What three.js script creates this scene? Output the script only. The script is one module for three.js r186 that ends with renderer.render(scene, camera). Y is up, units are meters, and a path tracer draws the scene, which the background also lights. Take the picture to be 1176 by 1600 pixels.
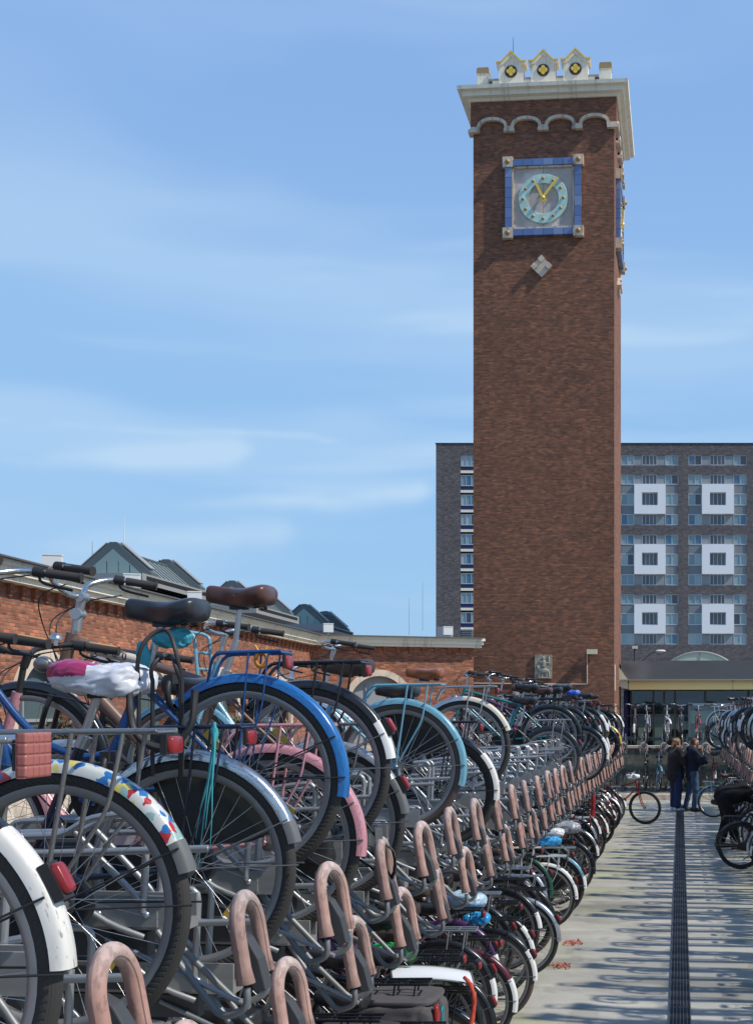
import * as THREE from 'three';
import { mergeGeometries } from 'three/addons/utils/BufferGeometryUtils.js';
import { MarchingCubes } from 'three/addons/objects/MarchingCubes.js';

// ---------------------------------------------------------------- camera, sky, sun, exposure
const scene = new THREE.Scene();
const EYE = 2.42, YAW = Math.atan(167 / 1950);
const camera = new THREE.PerspectiveCamera(2 * Math.atan(800 / 1950) * 180 / Math.PI, 1176 / 1600, 0.1, 900);
camera.position.set(0, EYE, 0);
camera.rotation.y = YAW;
camera.setViewOffset(1176, 1600, -307, -306, 1176, 1600);      // a crop of a larger level picture: the lens is shifted up and to the left

const V = (x, y, z) => new THREE.Vector3(x, y, z);
const rng = (a) => () => { a = (a + 0x6D2B79F5) | 0; let t = Math.imul(a ^ (a >>> 15), 1 | a); t = (t + Math.imul(t ^ (t >>> 7), 61 | t)) ^ t; return ((t ^ (t >>> 14)) >>> 0) / 4294967296; };
const hash = (x, y, s = 0) => { let h = Math.imul(x | 0, 374761393) ^ Math.imul(y | 0, 668265263) ^ Math.imul(s | 0, 2147483647 - 58); h = Math.imul(h ^ (h >>> 13), 1274126177); return ((h ^ (h >>> 16)) >>> 0) / 4294967296; };
const mod = (a, n) => ((a % n) + n) % n;
function vnoise(x, y, s = 0, px = 0, py = 0) {                   // value noise, periodic when px, py are given
  const ix = Math.floor(x), iy = Math.floor(y), fx = x - ix, fy = y - iy, u = fx * fx * (3 - 2 * fx), v = fy * fy * (3 - 2 * fy);
  const h = (a, b) => hash(px ? mod(a, px) : a, py ? mod(b, py) : b, s);
  return (h(ix, iy) * (1 - u) + h(ix + 1, iy) * u) * (1 - v) + (h(ix, iy + 1) * (1 - u) + h(ix + 1, iy + 1) * u) * v;
}
function fbm(x, y, oct = 4, s = 0, px = 0, py = 0) { let a = 0, w = 0.5, t = 0; for (let i = 0; i < oct; i++) { a += w * vnoise(x, y, s + i, px, py); t += w; x *= 2; y *= 2; px *= 2; py *= 2; w *= 0.5; } return a / t; }
const sm = (e0, e1, x) => { const t = Math.min(1, Math.max(0, (x - e0) / (e1 - e0))); return t * t * (3 - 2 * t); };
const lin = (c) => (c <= 0.04045 ? c / 12.92 : Math.pow((c + 0.055) / 1.055, 2.4));

const sunDir = V(0.674, 0.722, 0.145).normalize();
const sun = new THREE.DirectionalLight(new THREE.Color(1, 0.93, 0.82), 4.1);
sun.name = 'sun'; sun.position.copy(sunDir).multiplyScalar(120).add(V(0, 0, -30)); sun.target.position.set(0, 0, -30);
sun.castShadow = true; sun.shadow.radius = 2.5; sun.shadow.mapSize.set(4096, 4096);
Object.assign(sun.shadow.camera, { left: -60, right: 60, top: 60, bottom: -60, near: 1, far: 320 });
scene.add(sun, sun.target);

{ // pale spring sky with thin veils of cirrus
  const W = 2048, H = 1024, data = new Float32Array(W * H * 4);
  const stops = [[-90, 0.17, 0.17, 0.16], [-1.5, 0.30, 0.31, 0.31], [0, 0.655, 0.795, 0.93], [5, 0.62, 0.785, 0.935], [10, 0.58, 0.76, 0.94], [17, 0.59, 0.755, 0.935], [24, 0.545, 0.705, 0.91], [32, 0.515, 0.675, 0.895], [55, 0.44, 0.60, 0.84], [90, 0.40, 0.56, 0.80]];
  const grad = (e) => { let i = 0; while (i < stops.length - 2 && e > stops[i + 1][0]) i++; const a = stops[i], b = stops[i + 1], t = Math.min(1, Math.max(0, (e - a[0]) / (b[0] - a[0]))); return [1, 2, 3].map((k) => a[k] + (b[k] - a[k]) * t); };
  for (let r = 0; r < H; r++) {
    const e = ((r + 0.5) / H - 0.5) * 180, base = grad(e);
    for (let c = 0; c < W; c++) {
      const az = ((c + 0.5) / W) * 360;                      // 90 deg is -Z, growing to the right
      let col = base;
      if (e > 0) {
        const q = az / 360, warp = fbm(q * 24, e / 9, 3, 11, 24) * 5;
        const broad = sm(0.36, 0.74, fbm(q * 12, (e + warp * 0.7) / 4.5, 4, 3, 12));
        const fine = sm(0.52, 0.85, fbm(q * 22, (e * 1.0 + warp * 0.5) / 1.3, 4, 7, 22));
        let v = 0.55 * broad * sm(3, 12, e) * (1 - 0.6 * sm(19, 26, e)) + 0.45 * fine * sm(1, 7, e) * (1 - 0.5 * sm(20, 27, e));
        const a = az - 90;                                   // degrees from the aisle's direction, negative to the left
        const streak = (a0, a1, e0, slope, w, s) => { const x = sm(a0, a0 + (a1 - a0) * 0.7, a) * (1 - sm(a1 - 1.2, a1 + 0.2, a)), m = e0 + slope * (a - a0) + (fbm(q * 140, 5, 2, 5, 140) - 0.5) * 0.5, d = (e - m) / (w * (0.6 + x)); return s * x * Math.exp(-d * d) * (0.6 + 0.8 * fbm(q * 220, e * 1.2, 3, 9, 220)); };
        v += 1.05 * (streak(-25, -10.9, 8.55, 0.075, 0.26, 0.8) + streak(-31, -19.0, 10.1, 0.09, 0.36, 0.75) + streak(-33, -15, 11.9, 0.0, 0.06, 0.4) + streak(-30, -17, 6.9, 0.06, 0.4, 0.5));
        v = Math.min(1, v) * (1 - sm(55, 80, e) * 0.5);
        col = [base[0] + (0.79 - base[0]) * v * 0.72, base[1] + (0.885 - base[1]) * v * 0.72, base[2] + (0.97 - base[2]) * v * 0.72];
      }
      const o = (r * W + c) * 4;
      for (let k = 0; k < 3; k++) data[o + k] = lin(col[k]);
      data[o + 3] = 1;
    }
  }
  const t = new THREE.DataTexture(data, W, H, THREE.RGBAFormat, THREE.FloatType);
  t.mapping = THREE.EquirectangularReflectionMapping; t.magFilter = t.minFilter = THREE.LinearFilter; t.wrapS = THREE.RepeatWrapping; t.needsUpdate = true;
  scene.background = t; scene.environment = t;
}
const renderer = new THREE.WebGLRenderer({ antialias: true });
renderer.setSize(752, 1024);
renderer.toneMapping = THREE.LinearToneMapping;
renderer.toneMappingExposure = 1.0;
renderer.shadowMap.enabled = true;

// ---------------------------------------------------------------- helpers
const names = {};
const numbered = (n) => { const k = (names[n] = (names[n] ?? -1) + 1); return k ? n + '_' + String(k).padStart(3, '0') : n; };
function tag(o, label, category, group, kind) { o.userData = { ...o.userData, ...(label && { label }), ...(category && { category }), ...(group && { group }), ...(kind && { kind }) }; return o; }
function thing(name, label, category, [x, y, z] = [0, 0, 0], turn = 0, group) { const o = new THREE.Group(); o.name = numbered(name); o.position.set(x, y, z); o.rotation.y = turn; scene.add(o); return tag(o, label, category, group); }
function mesh(name, geo, m, parent) { const o = new THREE.Mesh(geo, m); o.name = parent ? name : numbered(name); o.castShadow = o.receiveShadow = true; (parent || scene).add(o); return o; }
const idx = (g) => { if (!g.index) g.setIndex([...Array(g.attributes.position.count).keys()]); for (const k of Object.keys(g.attributes)) if (!['position', 'normal', 'uv'].includes(k)) g.deleteAttribute(k); return g; };
const merge = (list) => (list.length === 1 ? idx(list[0]) : mergeGeometries(list.map(idx)));
const Mx = new THREE.Matrix4(), Qx = new THREE.Quaternion(), UP = V(0, 1, 0);
const box = (x, y, z, sx, sy, sz, ry = 0, rx = 0, rz = 0) => { const g = new THREE.BoxGeometry(sx, sy, sz); if (rx) g.rotateX(rx); if (rz) g.rotateZ(rz); if (ry) g.rotateY(ry); return g.translate(x, y, z); };
function cyl(a, b, r0, r1 = r0, n = 8, open = false) { const d = b.clone().sub(a), l = d.length(), g = new THREE.CylinderGeometry(r1, r0, l, n, 1, open); Qx.setFromUnitVectors(UP, d.divideScalar(l)); return g.applyMatrix4(Mx.compose(a.clone().add(b).multiplyScalar(0.5), Qx, V(1, 1, 1))); }
function tube(pts, r, seg = 24, n = 6, closed = false, tension = 0.5) { return new THREE.TubeGeometry(new THREE.CatmullRomCurve3(pts.map((p) => (p.isVector3 ? p : V(...p))), closed, 'catmullrom', tension), seg, r, n, closed); }
function bent(pts, r, n = 6, rad = 0.05, per = 4) {            // a tube with straight runs and rounded corners
  const p = pts.map((q) => (q.isVector3 ? q : V(...q))), path = [p[0]];
  for (let i = 1; i < p.length - 1; i++) {
    const a = p[i - 1].clone().sub(p[i]), b = p[i + 1].clone().sub(p[i]), k = Math.min(rad, a.length() * 0.48, b.length() * 0.48);
    const s = p[i].clone().add(a.setLength(k)), e = p[i].clone().add(b.setLength(k));
    for (let j = 0; j <= per; j++) { const t = j / per; path.push(s.clone().multiplyScalar((1 - t) * (1 - t)).addScaledVector(p[i], 2 * t * (1 - t)).addScaledVector(e, t * t)); }
  }
  path.push(p[p.length - 1]);
  return sweep(path, r, n);
}
function sweep(path, r, n = 6, caps = true) {                  // round tube along a polyline; r may be a function of the index
  const pos = [], uv = [], ix = [], m = path.length; let prev = null, len = 0;
  for (let i = 0; i < m; i++) {
    const t = path[Math.min(i + 1, m - 1)].clone().sub(path[Math.max(i - 1, 0)]).normalize();
    let u = prev ? prev.clone().addScaledVector(t, -prev.dot(t)) : (Math.abs(t.y) < 0.9 ? V(0, 1, 0) : V(1, 0, 0)).cross(t);
    u.normalize(); prev = u; const w = t.clone().cross(u), rr = typeof r === 'function' ? r(i / (m - 1)) : r;
    if (i) len += path[i].distanceTo(path[i - 1]);
    for (let j = 0; j <= n; j++) { const a = (j / n) * Math.PI * 2, c = Math.cos(a) * rr, s = Math.sin(a) * rr; pos.push(path[i].x + u.x * c + w.x * s, path[i].y + u.y * c + w.y * s, path[i].z + u.z * c + w.z * s); uv.push(j / n, len); }
  }
  for (let i = 0; i < m - 1; i++) for (let j = 0; j < n; j++) { const a = i * (n + 1) + j, b = a + n + 1; ix.push(a, a + 1, b, b, a + 1, b + 1); }
  if (caps) for (const e of [0, m - 1]) { const c = pos.length / 3, p = path[e]; pos.push(p.x, p.y, p.z); uv.push(0.5, 0); for (let j = 0; j < n; j++) { const a = e * (n + 1) + j; e ? ix.push(c, a, a + 1) : ix.push(c, a + 1, a); } }
  const g = new THREE.BufferGeometry(); g.setAttribute('position', new THREE.Float32BufferAttribute(pos, 3)); g.setAttribute('uv', new THREE.Float32BufferAttribute(uv, 2)); g.setIndex(ix); g.computeVertexNormals(); return g;
}
function extr(pts, depth, holes = [], curve = 6) {             // outline in x, y pushed along z from 0 to depth
  const s = !Array.isArray(pts) ? pts : new THREE.Shape(pts.map((p) => new THREE.Vector2(...p)));
  for (const h of holes) s.holes.push(!Array.isArray(h) ? h : new THREE.Path(h.map((p) => new THREE.Vector2(...p))));
  return new THREE.ExtrudeGeometry(s, { depth, bevelEnabled: false, curveSegments: curve });
}
function arcSweep(R, a0, a1, prof, n) {                        // a profile (across z, out r) swept round the z axis: mudguards, arches
  const pos = [], uv = [], ix = [], m = prof.length;
  for (let i = 0; i <= n; i++) { const a = a0 + (a1 - a0) * i / n, c = Math.cos(a), s = Math.sin(a); prof.forEach(([z, r], j) => { pos.push((R + r) * c, (R + r) * s, z); uv.push(i / n * Math.abs(a1 - a0) * R, j / (m - 1)); }); }
  for (let i = 0; i < n; i++) for (let j = 0; j < m - 1; j++) { const a = i * m + j, b = a + m; ix.push(a, b, a + 1, b, b + 1, a + 1); }
  const g = new THREE.BufferGeometry(); g.setAttribute('position', new THREE.Float32BufferAttribute(pos, 3)); g.setAttribute('uv', new THREE.Float32BufferAttribute(uv, 2)); g.setIndex(ix); g.computeVertexNormals(); return g;
}
function metricUV(g) {                                         // uv in metres by the face's main direction (flat-sided geometry)
  if (g.index) { const h = g.toNonIndexed(); g = h; }
  g.computeVertexNormals(); const p = g.attributes.position, n = g.attributes.normal, uv = new Float32Array(p.count * 2);
  for (let i = 0; i < p.count; i++) { const ax = Math.abs(n.getX(i)), ay = Math.abs(n.getY(i)), az = Math.abs(n.getZ(i)); const [u, v] = ay > ax && ay > az ? [p.getX(i), p.getZ(i)] : ax > az ? [p.getZ(i) + 0.11, p.getY(i)] : [p.getX(i), p.getY(i)]; uv[i * 2] = u; uv[i * 2 + 1] = v; }
  g.setAttribute('uv', new THREE.BufferAttribute(uv, 2)); return idx(g);
}
// textures: painters return [r, g, b] in sRGB 0..1 for u, v in 0..1
function tex(w, h, f, srgb = true, rep = [1, 1]) {
  const d = new Uint8Array(w * h * 4);
  for (let y = 0; y < h; y++) for (let x = 0; x < w; x++) { const c = f((x + 0.5) / w, (y + 0.5) / h, x, y), o = (y * w + x) * 4; if (c.length) { d[o] = c[0] * 255; d[o + 1] = c[1] * 255; d[o + 2] = c[2] * 255; } else d[o] = d[o + 1] = d[o + 2] = c * 255; d[o + 3] = 255; }
  const t = new THREE.DataTexture(d, w, h); if (srgb) t.colorSpace = THREE.SRGBColorSpace; t.wrapS = t.wrapT = THREE.RepeatWrapping; t.magFilter = THREE.LinearFilter; t.minFilter = THREE.LinearFilter; t.repeat.set(...rep); t.needsUpdate = true; return t;
}
function mat(rgb, rough = 0.6, metal = 0, extra = {}) { const { physical, ...rest } = extra; const m = new (physical || rest.clearcoat || rest.transmission || rest.sheen ? THREE.MeshPhysicalMaterial : THREE.MeshStandardMaterial)({ roughness: rough, metalness: metal, side: THREE.DoubleSide, ...rest }); m.color.setRGB(...rgb); return m; }

function brickMaps(wM, hM, W, H, bl, bh, pal, joint, seed, streak = 1) {   // coloured running bond, colour + height, covering wM x hM metres
  const cols = Math.round(wM / bl), rows = Math.round(hM / bh), hgt = new Float32Array(W * H);
  const colr = tex(W, H, (u, v, x, y) => {
    const r = Math.floor(v * rows), fr = v * rows - r, sh = r % 2 ? 0.5 : 0, cu = u * cols + sh + (hash(r, 3, seed) - 0.5) * 0.25, c = Math.floor(cu), fc = cu - c, cc = mod(c, cols);
    const jx = 0.012 / bl, jy = 0.011 / bh, inJ = fr < jy * 1.0 || fc < jx;
    const n = fbm(u * 40, v * 80, 3, seed + 5, 40, 80), big = fbm(u * 4, v * 6, 4, seed + 9, 4, 6), rowT = hash(0, r, seed + 2);
    let k = hash(cc, r, seed); const p = pal[Math.min(pal.length - 1, Math.floor(k * pal.length))];
    const t = (0.85 + 0.26 * hash(cc, r, seed + 1)) * (0.86 + 0.28 * n) * (1 + (0.30 * (big - 0.5) + 0.10 * (rowT - 0.5)) * streak);
    hgt[y * W + x] = inJ ? 0.15 : 0.62 + 0.25 * n + 0.13 * k;
    return inJ ? joint.map((q) => q * (0.9 + 0.25 * n)) : p.map((q) => Math.min(1, q * t));
  }, true, [1 / wM, 1 / hM]);
  const bump = tex(W, H, (u, v, x, y) => hgt[y * W + x], false, [1 / wM, 1 / hM]);
  return { map: colr, bumpMap: bump };
}
// ---------------------------------------------------------------- materials of the setting
const brickTower = brickMaps(6.3, 12.5, 1024, 2048, 0.21, 0.0625, [[0.52, 0.345, 0.275], [0.50, 0.33, 0.26], [0.54, 0.355, 0.28], [0.475, 0.315, 0.255], [0.51, 0.335, 0.265], [0.55, 0.37, 0.285], [0.465, 0.31, 0.255], [0.585, 0.385, 0.29]].map(([a, b, c]) => [a * 0.98, b * 0.96, c * 0.90]), [0.43, 0.355, 0.30], 1, 0.5);
const brickHall = brickMaps(4.2, 4, 1024, 1024, 0.21, 0.0667, [[0.61, 0.375, 0.275], [0.585, 0.355, 0.26], [0.64, 0.405, 0.30], [0.56, 0.335, 0.245], [0.65, 0.42, 0.31], [0.54, 0.335, 0.255]], [0.50, 0.42, 0.36], 2);
const brickHotel = brickMaps(6.3, 6, 512, 512, 0.42, 0.125, [[0.365, 0.345, 0.355], [0.385, 0.365, 0.372], [0.345, 0.328, 0.335], [0.40, 0.38, 0.385], [0.37, 0.348, 0.355], [0.415, 0.392, 0.395]], [0.34, 0.32, 0.33], 3, 0.35);
const M = {
  towerBrick: mat([1, 1, 1], 0.85, 0, { ...brickTower, bumpScale: 0.008 }),
  hallBrick: mat([1, 1, 1], 0.85, 0, { ...brickHall, bumpScale: 0.008 }),
  hotelBrick: mat([1, 1, 1], 0.85, 0, { ...brickHotel, bumpScale: 0.006 }),
  whitePaint: mat([1, 1, 1], 0.55, 0, { map: tex(512, 512, (u, v) => { const d = fbm(u * 6, v * 3, 5, 31, 6, 3), s = sm(0.6, 0.8, fbm(u * 40, v * 3, 3, 32, 40, 3)); const k = 0.97 - 0.08 * d - 0.10 * s; return [k, k * 0.965, k * 0.88]; }, true, [0.35, 0.35]) }),
  stone: mat([1, 1, 1], 0.85, 0, { map: tex(512, 512, (u, v) => { const k = 0.82 + 0.14 * (fbm(u * 8, v * 8, 5, 41, 8, 8) - 0.5) - 0.18 * sm(0.58, 0.8, fbm(u * 12, v * 4, 4, 43, 12, 4)); return [k, k * 0.925, k * 0.83]; }, true, [0.5, 0.5]) }),
  darkStone: mat([1, 1, 1], 0.9, 0, { map: tex(256, 256, (u, v) => { const k = 0.44 + 0.26 * (fbm(u * 10, v * 10, 5, 44, 10, 10) - 0.5); return [k, k * 0.99, k * 0.9]; }) }),
  plaque: mat([1, 1, 1], 0.9, 0, { map: tex(256, 256, (u, v) => { const k = 0.60 + 0.30 * (fbm(u * 10, v * 10, 5, 46, 10, 10) - 0.5); return [k, k * 0.97, k * 0.87]; }) }),
  gold: mat([0.92, 0.62, 0.10], 0.35, 0.25), goldDull: mat([0.42, 0.28, 0.12], 0.5, 0.2),
  blueTile: mat([0.10, 0.165, 0.36], 0.3, 0, { clearcoat: 0.5 }), blueTile2: mat([0.13, 0.20, 0.40], 0.3, 0, { clearcoat: 0.5 }), blueTile3: mat([0.20, 0.28, 0.46], 0.35),
  turquoise: mat([1, 1, 1], 0.5, 0, { map: tex(256, 256, (u, v) => { const d = fbm(u * 7, v * 7, 4, 51, 7, 7), k = 0.9 + 0.2 * d; return [0.74 * k, 0.86 * k, 0.82 * k].map((q) => Math.min(1, q)); }) }),
  clockFace: mat([1, 1, 1], 0.7, 0.0, { map: tex(512, 512, (u, v) => { const d = fbm(u * 4, v * 4, 5, 52, 4, 4), s = sm(0.5, 0.75, fbm(u * 3, v * 5, 4, 53, 3, 5)), j = Math.abs(u - 0.5) < 0.003 ? 0.75 : 1; const k = (0.70 + 0.22 * (d - 0.5) + 0.14 * s) * j; return [k * 1.02, k * 0.965, k * 0.92]; }, true, [1, 1]) }),
  roof: mat([0.11, 0.115, 0.12], 0.7, 0), roofLight: mat([0.30, 0.31, 0.31], 0.6, 0), zincSeam: mat([0.30, 0.375, 0.375], 0.4, 0.3), zincDark: mat([0.12, 0.145, 0.15], 0.5, 0.2),
  greenGlass: mat([0.25, 0.34, 0.32], 0.12, 0, { metalness: 0.1 }), white: mat([0.80, 0.80, 0.77], 0.5), black: mat([0.02, 0.02, 0.022], 0.5), darkGap: mat([0.012, 0.012, 0.013], 0.8),
  alu: mat([0.55, 0.57, 0.58], 0.4, 0.5), greyPaint: mat([0.30, 0.31, 0.32], 0.55), panelGrey: mat([0.19, 0.215, 0.235], 0.45), panelLight: mat([0.26, 0.285, 0.30], 0.45), whitePanel: mat([0.80, 0.81, 0.84], 0.4),
  fascia: mat([1, 1, 1], 0.38, 0.25, { map: tex(512, 256, (u, v) => { const k = 0.40 + 0.07 * (fbm(u * 5, v * 3, 4, 61, 5, 3) - 0.5) + 0.10 * sm(0.55, 0.8, fbm(u * 4, v * 2, 3, 62, 4, 2)); return [k, k * 0.99, k * 0.98]; }, true, [0.12, 0.3]) }),
  yellow: mat([1.0, 0.74, 0.30], 0.5), cream: mat([0.66, 0.62, 0.44], 0.5), creamGlass: mat([0.52, 0.56, 0.44], 0.25),
  pipe: mat([0.62, 0.55, 0.50], 0.5), darkPipe: mat([0.06, 0.055, 0.055], 0.5),
  navyPanel: mat([0.012, 0.02, 0.10], 0.5), interior: mat([0.10, 0.10, 0.105], 0.8), interiorLight: mat([0.42, 0.44, 0.44], 0.7), tealScreen: mat([0.085, 0.125, 0.13], 0.25),
  glass: mat([0.86, 0.92, 0.92], 0.02, 0, { transmission: 1, thickness: 0 }),
  concrete: null,
};
// ---------------------------------------------------------------- ground
{
  const PW = 12;
  const gm = tex(2048, 2048, (u, v) => {
    const x = (u - 0.5) * PW, z = v * PW, n = fbm(u * 48, v * 48, 5, 71, 48, 48), b = fbm(u * 5, v * 7, 5, 73, 5, 7), st = fbm(u * 6, v * 60, 4, 75, 6, 60), fine = hash(u * 2048, v * 2048, 77);
    let k = 0.645 + 0.10 * (b - 0.5) + 0.10 * (n - 0.5) + 0.07 * (st - 0.5) + 0.035 * (fine - 0.5);
    k -= 0.10 * sm(0.60, 0.74, fbm(u * 9, v * 14, 5, 79, 9, 14)) + 0.06 * sm(0.62, 0.7, fbm(u * 30, v * 20, 4, 81, 30, 20));
    k += 0.05 * sm(0.55, 0.75, fbm(u * 8, v * 40, 4, 83, 8, 40));
    const moss = 0.4 * sm(0.35, 1.1, Math.abs(x)) * (1 - sm(1.5, 2.6, Math.abs(x))) * sm(0.42, 0.66, fbm(u * 14, v * 22, 4, 85, 14, 22));
    const joint = Math.min(mod(z, 3), 3 - mod(z, 3)) < 0.006 ? 0.78 : 1;
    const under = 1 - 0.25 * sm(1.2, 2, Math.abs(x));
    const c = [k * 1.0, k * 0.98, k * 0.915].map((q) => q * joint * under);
    return [c[0] * (1 - 0.05 * moss), c[1] * (1 - 0.01 * moss), c[2] * (1 - 0.26 * moss)];
  }, true, [1 / PW, 1 / PW]);
  gm.offset.set(0.5, 0);
  const bm = tex(512, 512, (u, v) => 0.5 + 0.5 * (fbm(u * 60, v * 60, 4, 91, 60, 60) - 0.5) + 0.2 * hash(u * 512, v * 512, 93), false, [0.5, 0.5]);
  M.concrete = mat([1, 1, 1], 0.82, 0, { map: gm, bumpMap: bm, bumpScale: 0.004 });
  const g = new THREE.PlaneGeometry(700, 700, 1, 1).rotateX(-Math.PI / 2), uv = g.attributes.uv, p = g.attributes.position;
  for (let i = 0; i < 4; i++) uv.setXY(i, p.getX(i), p.getZ(i));
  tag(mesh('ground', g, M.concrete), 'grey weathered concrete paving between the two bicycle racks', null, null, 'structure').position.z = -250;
  const kerb = mesh('kerb', metricUV(box(0, 0.075, -32.95, 30, 0.15, 0.32)), M.stone); tag(kerb, 'pale concrete kerb across the end of the paving', null, null, 'structure');
  const far = mesh('terrace', metricUV(box(0, 0.06, -34.9, 60, 0.118, 3.55)), M.darkStone); tag(far, 'raised paving behind the kerb under the end rack', null, null, 'structure');
}
{ // drain: a channel with steel grates
  const t = thing('drain', 'long dark steel grated drain running down the middle of the paving', 'drain', [0, 0, -3]);
  const steel = mat([0.13, 0.13, 0.135], 0.45, 0.7), dark = M.darkGap;
  mesh('channel', box(0, 0.004, -13.6, 0.168, 0.003, 29.2), dark, t);
  const l = [];
  for (const x of [-0.081, 0.081]) l.push(box(x, 0.009, 0, 0.008, 0.016, 0.985));
  for (let i = -2; i <= 2; i++) l.push(box(i * 0.027, 0.009, 0, 0.0055, 0.012, 0.985));
  for (let i = 0; i < 25; i++) l.push(box(0, 0.008, -0.48 + i * 0.04, 0.16, 0.008, 0.006));
  for (const z of [-0.489, 0.489]) l.push(box(0, 0.0095, z, 0.17, 0.017, 0.008));
  const gg = merge(l);
  for (let i = 0; i < 29; i++) mesh('grate', gg, steel, t).position.z = 0.45 - i;
}
// ---------------------------------------------------------------- clock tower
{
  const t = thing('clock_tower', 'tall square brick clock tower with white cornice and gold crosses on top', 'clock tower', [-5.77, 0, -55.65]);
  const f = (py) => 2.42 + (1106 - py) / 37, F = 3.0;                                           // F: front face of the shaft
  mesh('wall', metricUV(box(0, 13.9, 0, 6, 27.8, 6)), M.towerBrick, t);
  // upper storey, a little wider, its foot scalloped by four round arches on each side
  const faces = [0, Math.PI / 2, Math.PI, -Math.PI / 2], W2 = 3.1, yTop = 28.18, yFoot = 27.0, per = 1.45;
  const sh = new THREE.Shape(); sh.moveTo(-W2, yTop); sh.lineTo(-W2, yFoot);
  const arches = [-1.5, -0.5, 0.5, 1.5].map((k) => k * per);
  const edge = [[-W2, yFoot]];
  for (const cx of arches) { edge.push([cx - 0.52, yFoot], [cx - 0.52, yFoot + 0.14]); for (let i = 0; i <= 12; i++) { const a = Math.PI * (1 - i / 12); edge.push([cx + Math.cos(a) * 0.52, yFoot + 0.14 + Math.sin(a) * 0.25]); } edge.push([cx + 0.52, yFoot]); }
  edge.push([W2, yFoot]);
  for (const p of edge.slice(1)) sh.lineTo(...p);
  sh.lineTo(W2, yTop);
  const upper = metricUV(extr(sh, 0.1)), trimIn = [], trimOut = [];
  edge.forEach((p, i) => { const a = edge[Math.max(0, i - 1)], b = edge[Math.min(edge.length - 1, i + 1)]; let nx = -(b[1] - a[1]), ny = b[0] - a[0]; const l = Math.hypot(nx, ny) || 1; nx /= l; ny /= l; const c = i === 0 || i === edge.length - 1 ? [0, 1] : [nx, ny]; trimIn.push([p[0], p[1] - 0.02]); trimOut.push([p[0] + c[0] * 0.13, p[1] + c[1] * 0.13 - 0.02]); });
  const trim = metricUV(extr([...trimIn, ...trimOut.reverse()], 0.17));
  faces.forEach((a, fi) => { const side = fi % 2, g = upper.clone().scale(side ? 2.9985 / 3.1 : 1, 1, 1).translate(0, 0, F + (side ? -0.002 : 0)).rotateY(a), h = trim.clone().scale(side ? 2.9985 / 3.1 : 1, 1, 1).translate(0, side ? -0.005 : 0, F).rotateY(a); mesh('upper_wall', g, M.towerBrick, t); mesh('arch_trim', h, M.stone, t);
    for (const k of [-2, -1, 0, 1, 2]) mesh('corbel', metricUV(box(k === -2 ? -2.95 : k === 2 ? 2.95 : k * per, yFoot - 0.07 - side * 0.006, F + 0.09 - side * 0.004, Math.abs(k) === 2 ? 0.48 : 0.46, 0.13, 0.22).rotateY(a)), M.stone, t); });
  // cornice
  const cornice = []; const prof = [[3.1, 28.18], [3.16, 28.19], [3.22, 28.28], [3.40, 28.32], [3.44, 28.50], [3.60, 28.53], [3.62, 28.68], [0.1, 28.72]];
  for (const a of faces) { const pos = [], ix = []; prof.forEach(([r, y]) => pos.push(-r, y, r, r, y, r)); for (let i = 0; i < prof.length - 1; i++) ix.push(2 * i, 2 * i + 1, 2 * i + 2, 2 * i + 1, 2 * i + 3, 2 * i + 2); const g = new THREE.BufferGeometry(); g.setAttribute('position', new THREE.Float32BufferAttribute(pos, 3)); g.setIndex(ix); cornice.push(metricUV(g).rotateY(a)); }
  mesh('cornice', merge(cornice), M.whitePaint, t);
  mesh('parapet', metricUV(merge([box(0, 28.85, 2.72, 5.3, 0.3, 0.5), box(2.72, 28.85, 0, 0.5, 0.3, 4.9), box(-2.72, 28.85, 0, 0.5, 0.3, 4.9), box(0, 28.85, -2.72, 5.3, 0.3, 0.5)])), M.darkPipe, t);
  for (const a of faces.slice(0, 3)) for (const x of [-1.98, -0.69, 0.69, 1.98]) { const g = merge([box(x, 28.92, 2.80, 0.40, 0.40, 0.4)]).rotateY(a), h = box(x + (Math.abs(x) > 1 ? Math.sign(x) * 0.06 : 0), 29.15, 2.80, 0.62, 0.06, 0.5).rotateY(a); const m = mesh('parapet_block', metricUV(g), M.whitePaint, t); mesh('coping', h, M.greyPaint, m); }
  for (const [x, z] of [[-2.62, 2.62], [2.62, 2.62], [2.62, -2.62], [-2.62, -2.62]]) { const b = mesh('corner_block', metricUV(box(x, 29.12, z, 0.48, 0.86, 0.48)), M.whitePaint, t); mesh('cap', merge([box(x, 29.63, z, 0.53, 0.18, 0.53), box(x, 29.75, z, 0.48, 0.06, 0.48)]), z > 0 ? M.goldDull : M.stone, b); }
  // gables with gold quatrefoils
  const gx = [-1.37, 0, 1.37];
  for (const a of [0]) for (const x of gx) {
    const s = new THREE.Shape([[-0.52, -0.28], [0.52, -0.28], [0.52, 0.76], [0.36, 0.76], [0, 1.10], [-0.36, 0.76], [-0.52, 0.76]].map((p) => new THREE.Vector2(...p)));
    const g = mesh('gable', metricUV(extr(s, 0.55).translate(x, 28.98, 2.55).rotateY(a)), M.whitePaint, t);
    const cap = [[-0.62, 0.72], [-0.36, 0.72], [0, 1.07], [0.36, 0.72], [0.62, 0.72], [0.62, 0.83], [0.41, 0.83], [0, 1.24], [-0.41, 0.83], [-0.62, 0.83]];
    mesh('gable_roof', extr(cap, 0.66).translate(x, 28.98, 2.5).rotateY(a), M.whitePaint, g);
    const lip = [[-0.64, 0.815], [-0.41, 0.815], [0, 1.225], [0.41, 0.815], [0.64, 0.815], [0.64, 0.875], [0.43, 0.875], [0, 1.31], [-0.43, 0.875], [-0.64, 0.875]];
    mesh('gold_edge', extr(lip, 0.70).translate(x, 28.98, 2.49).rotateY(a), M.gold, g);
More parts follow.
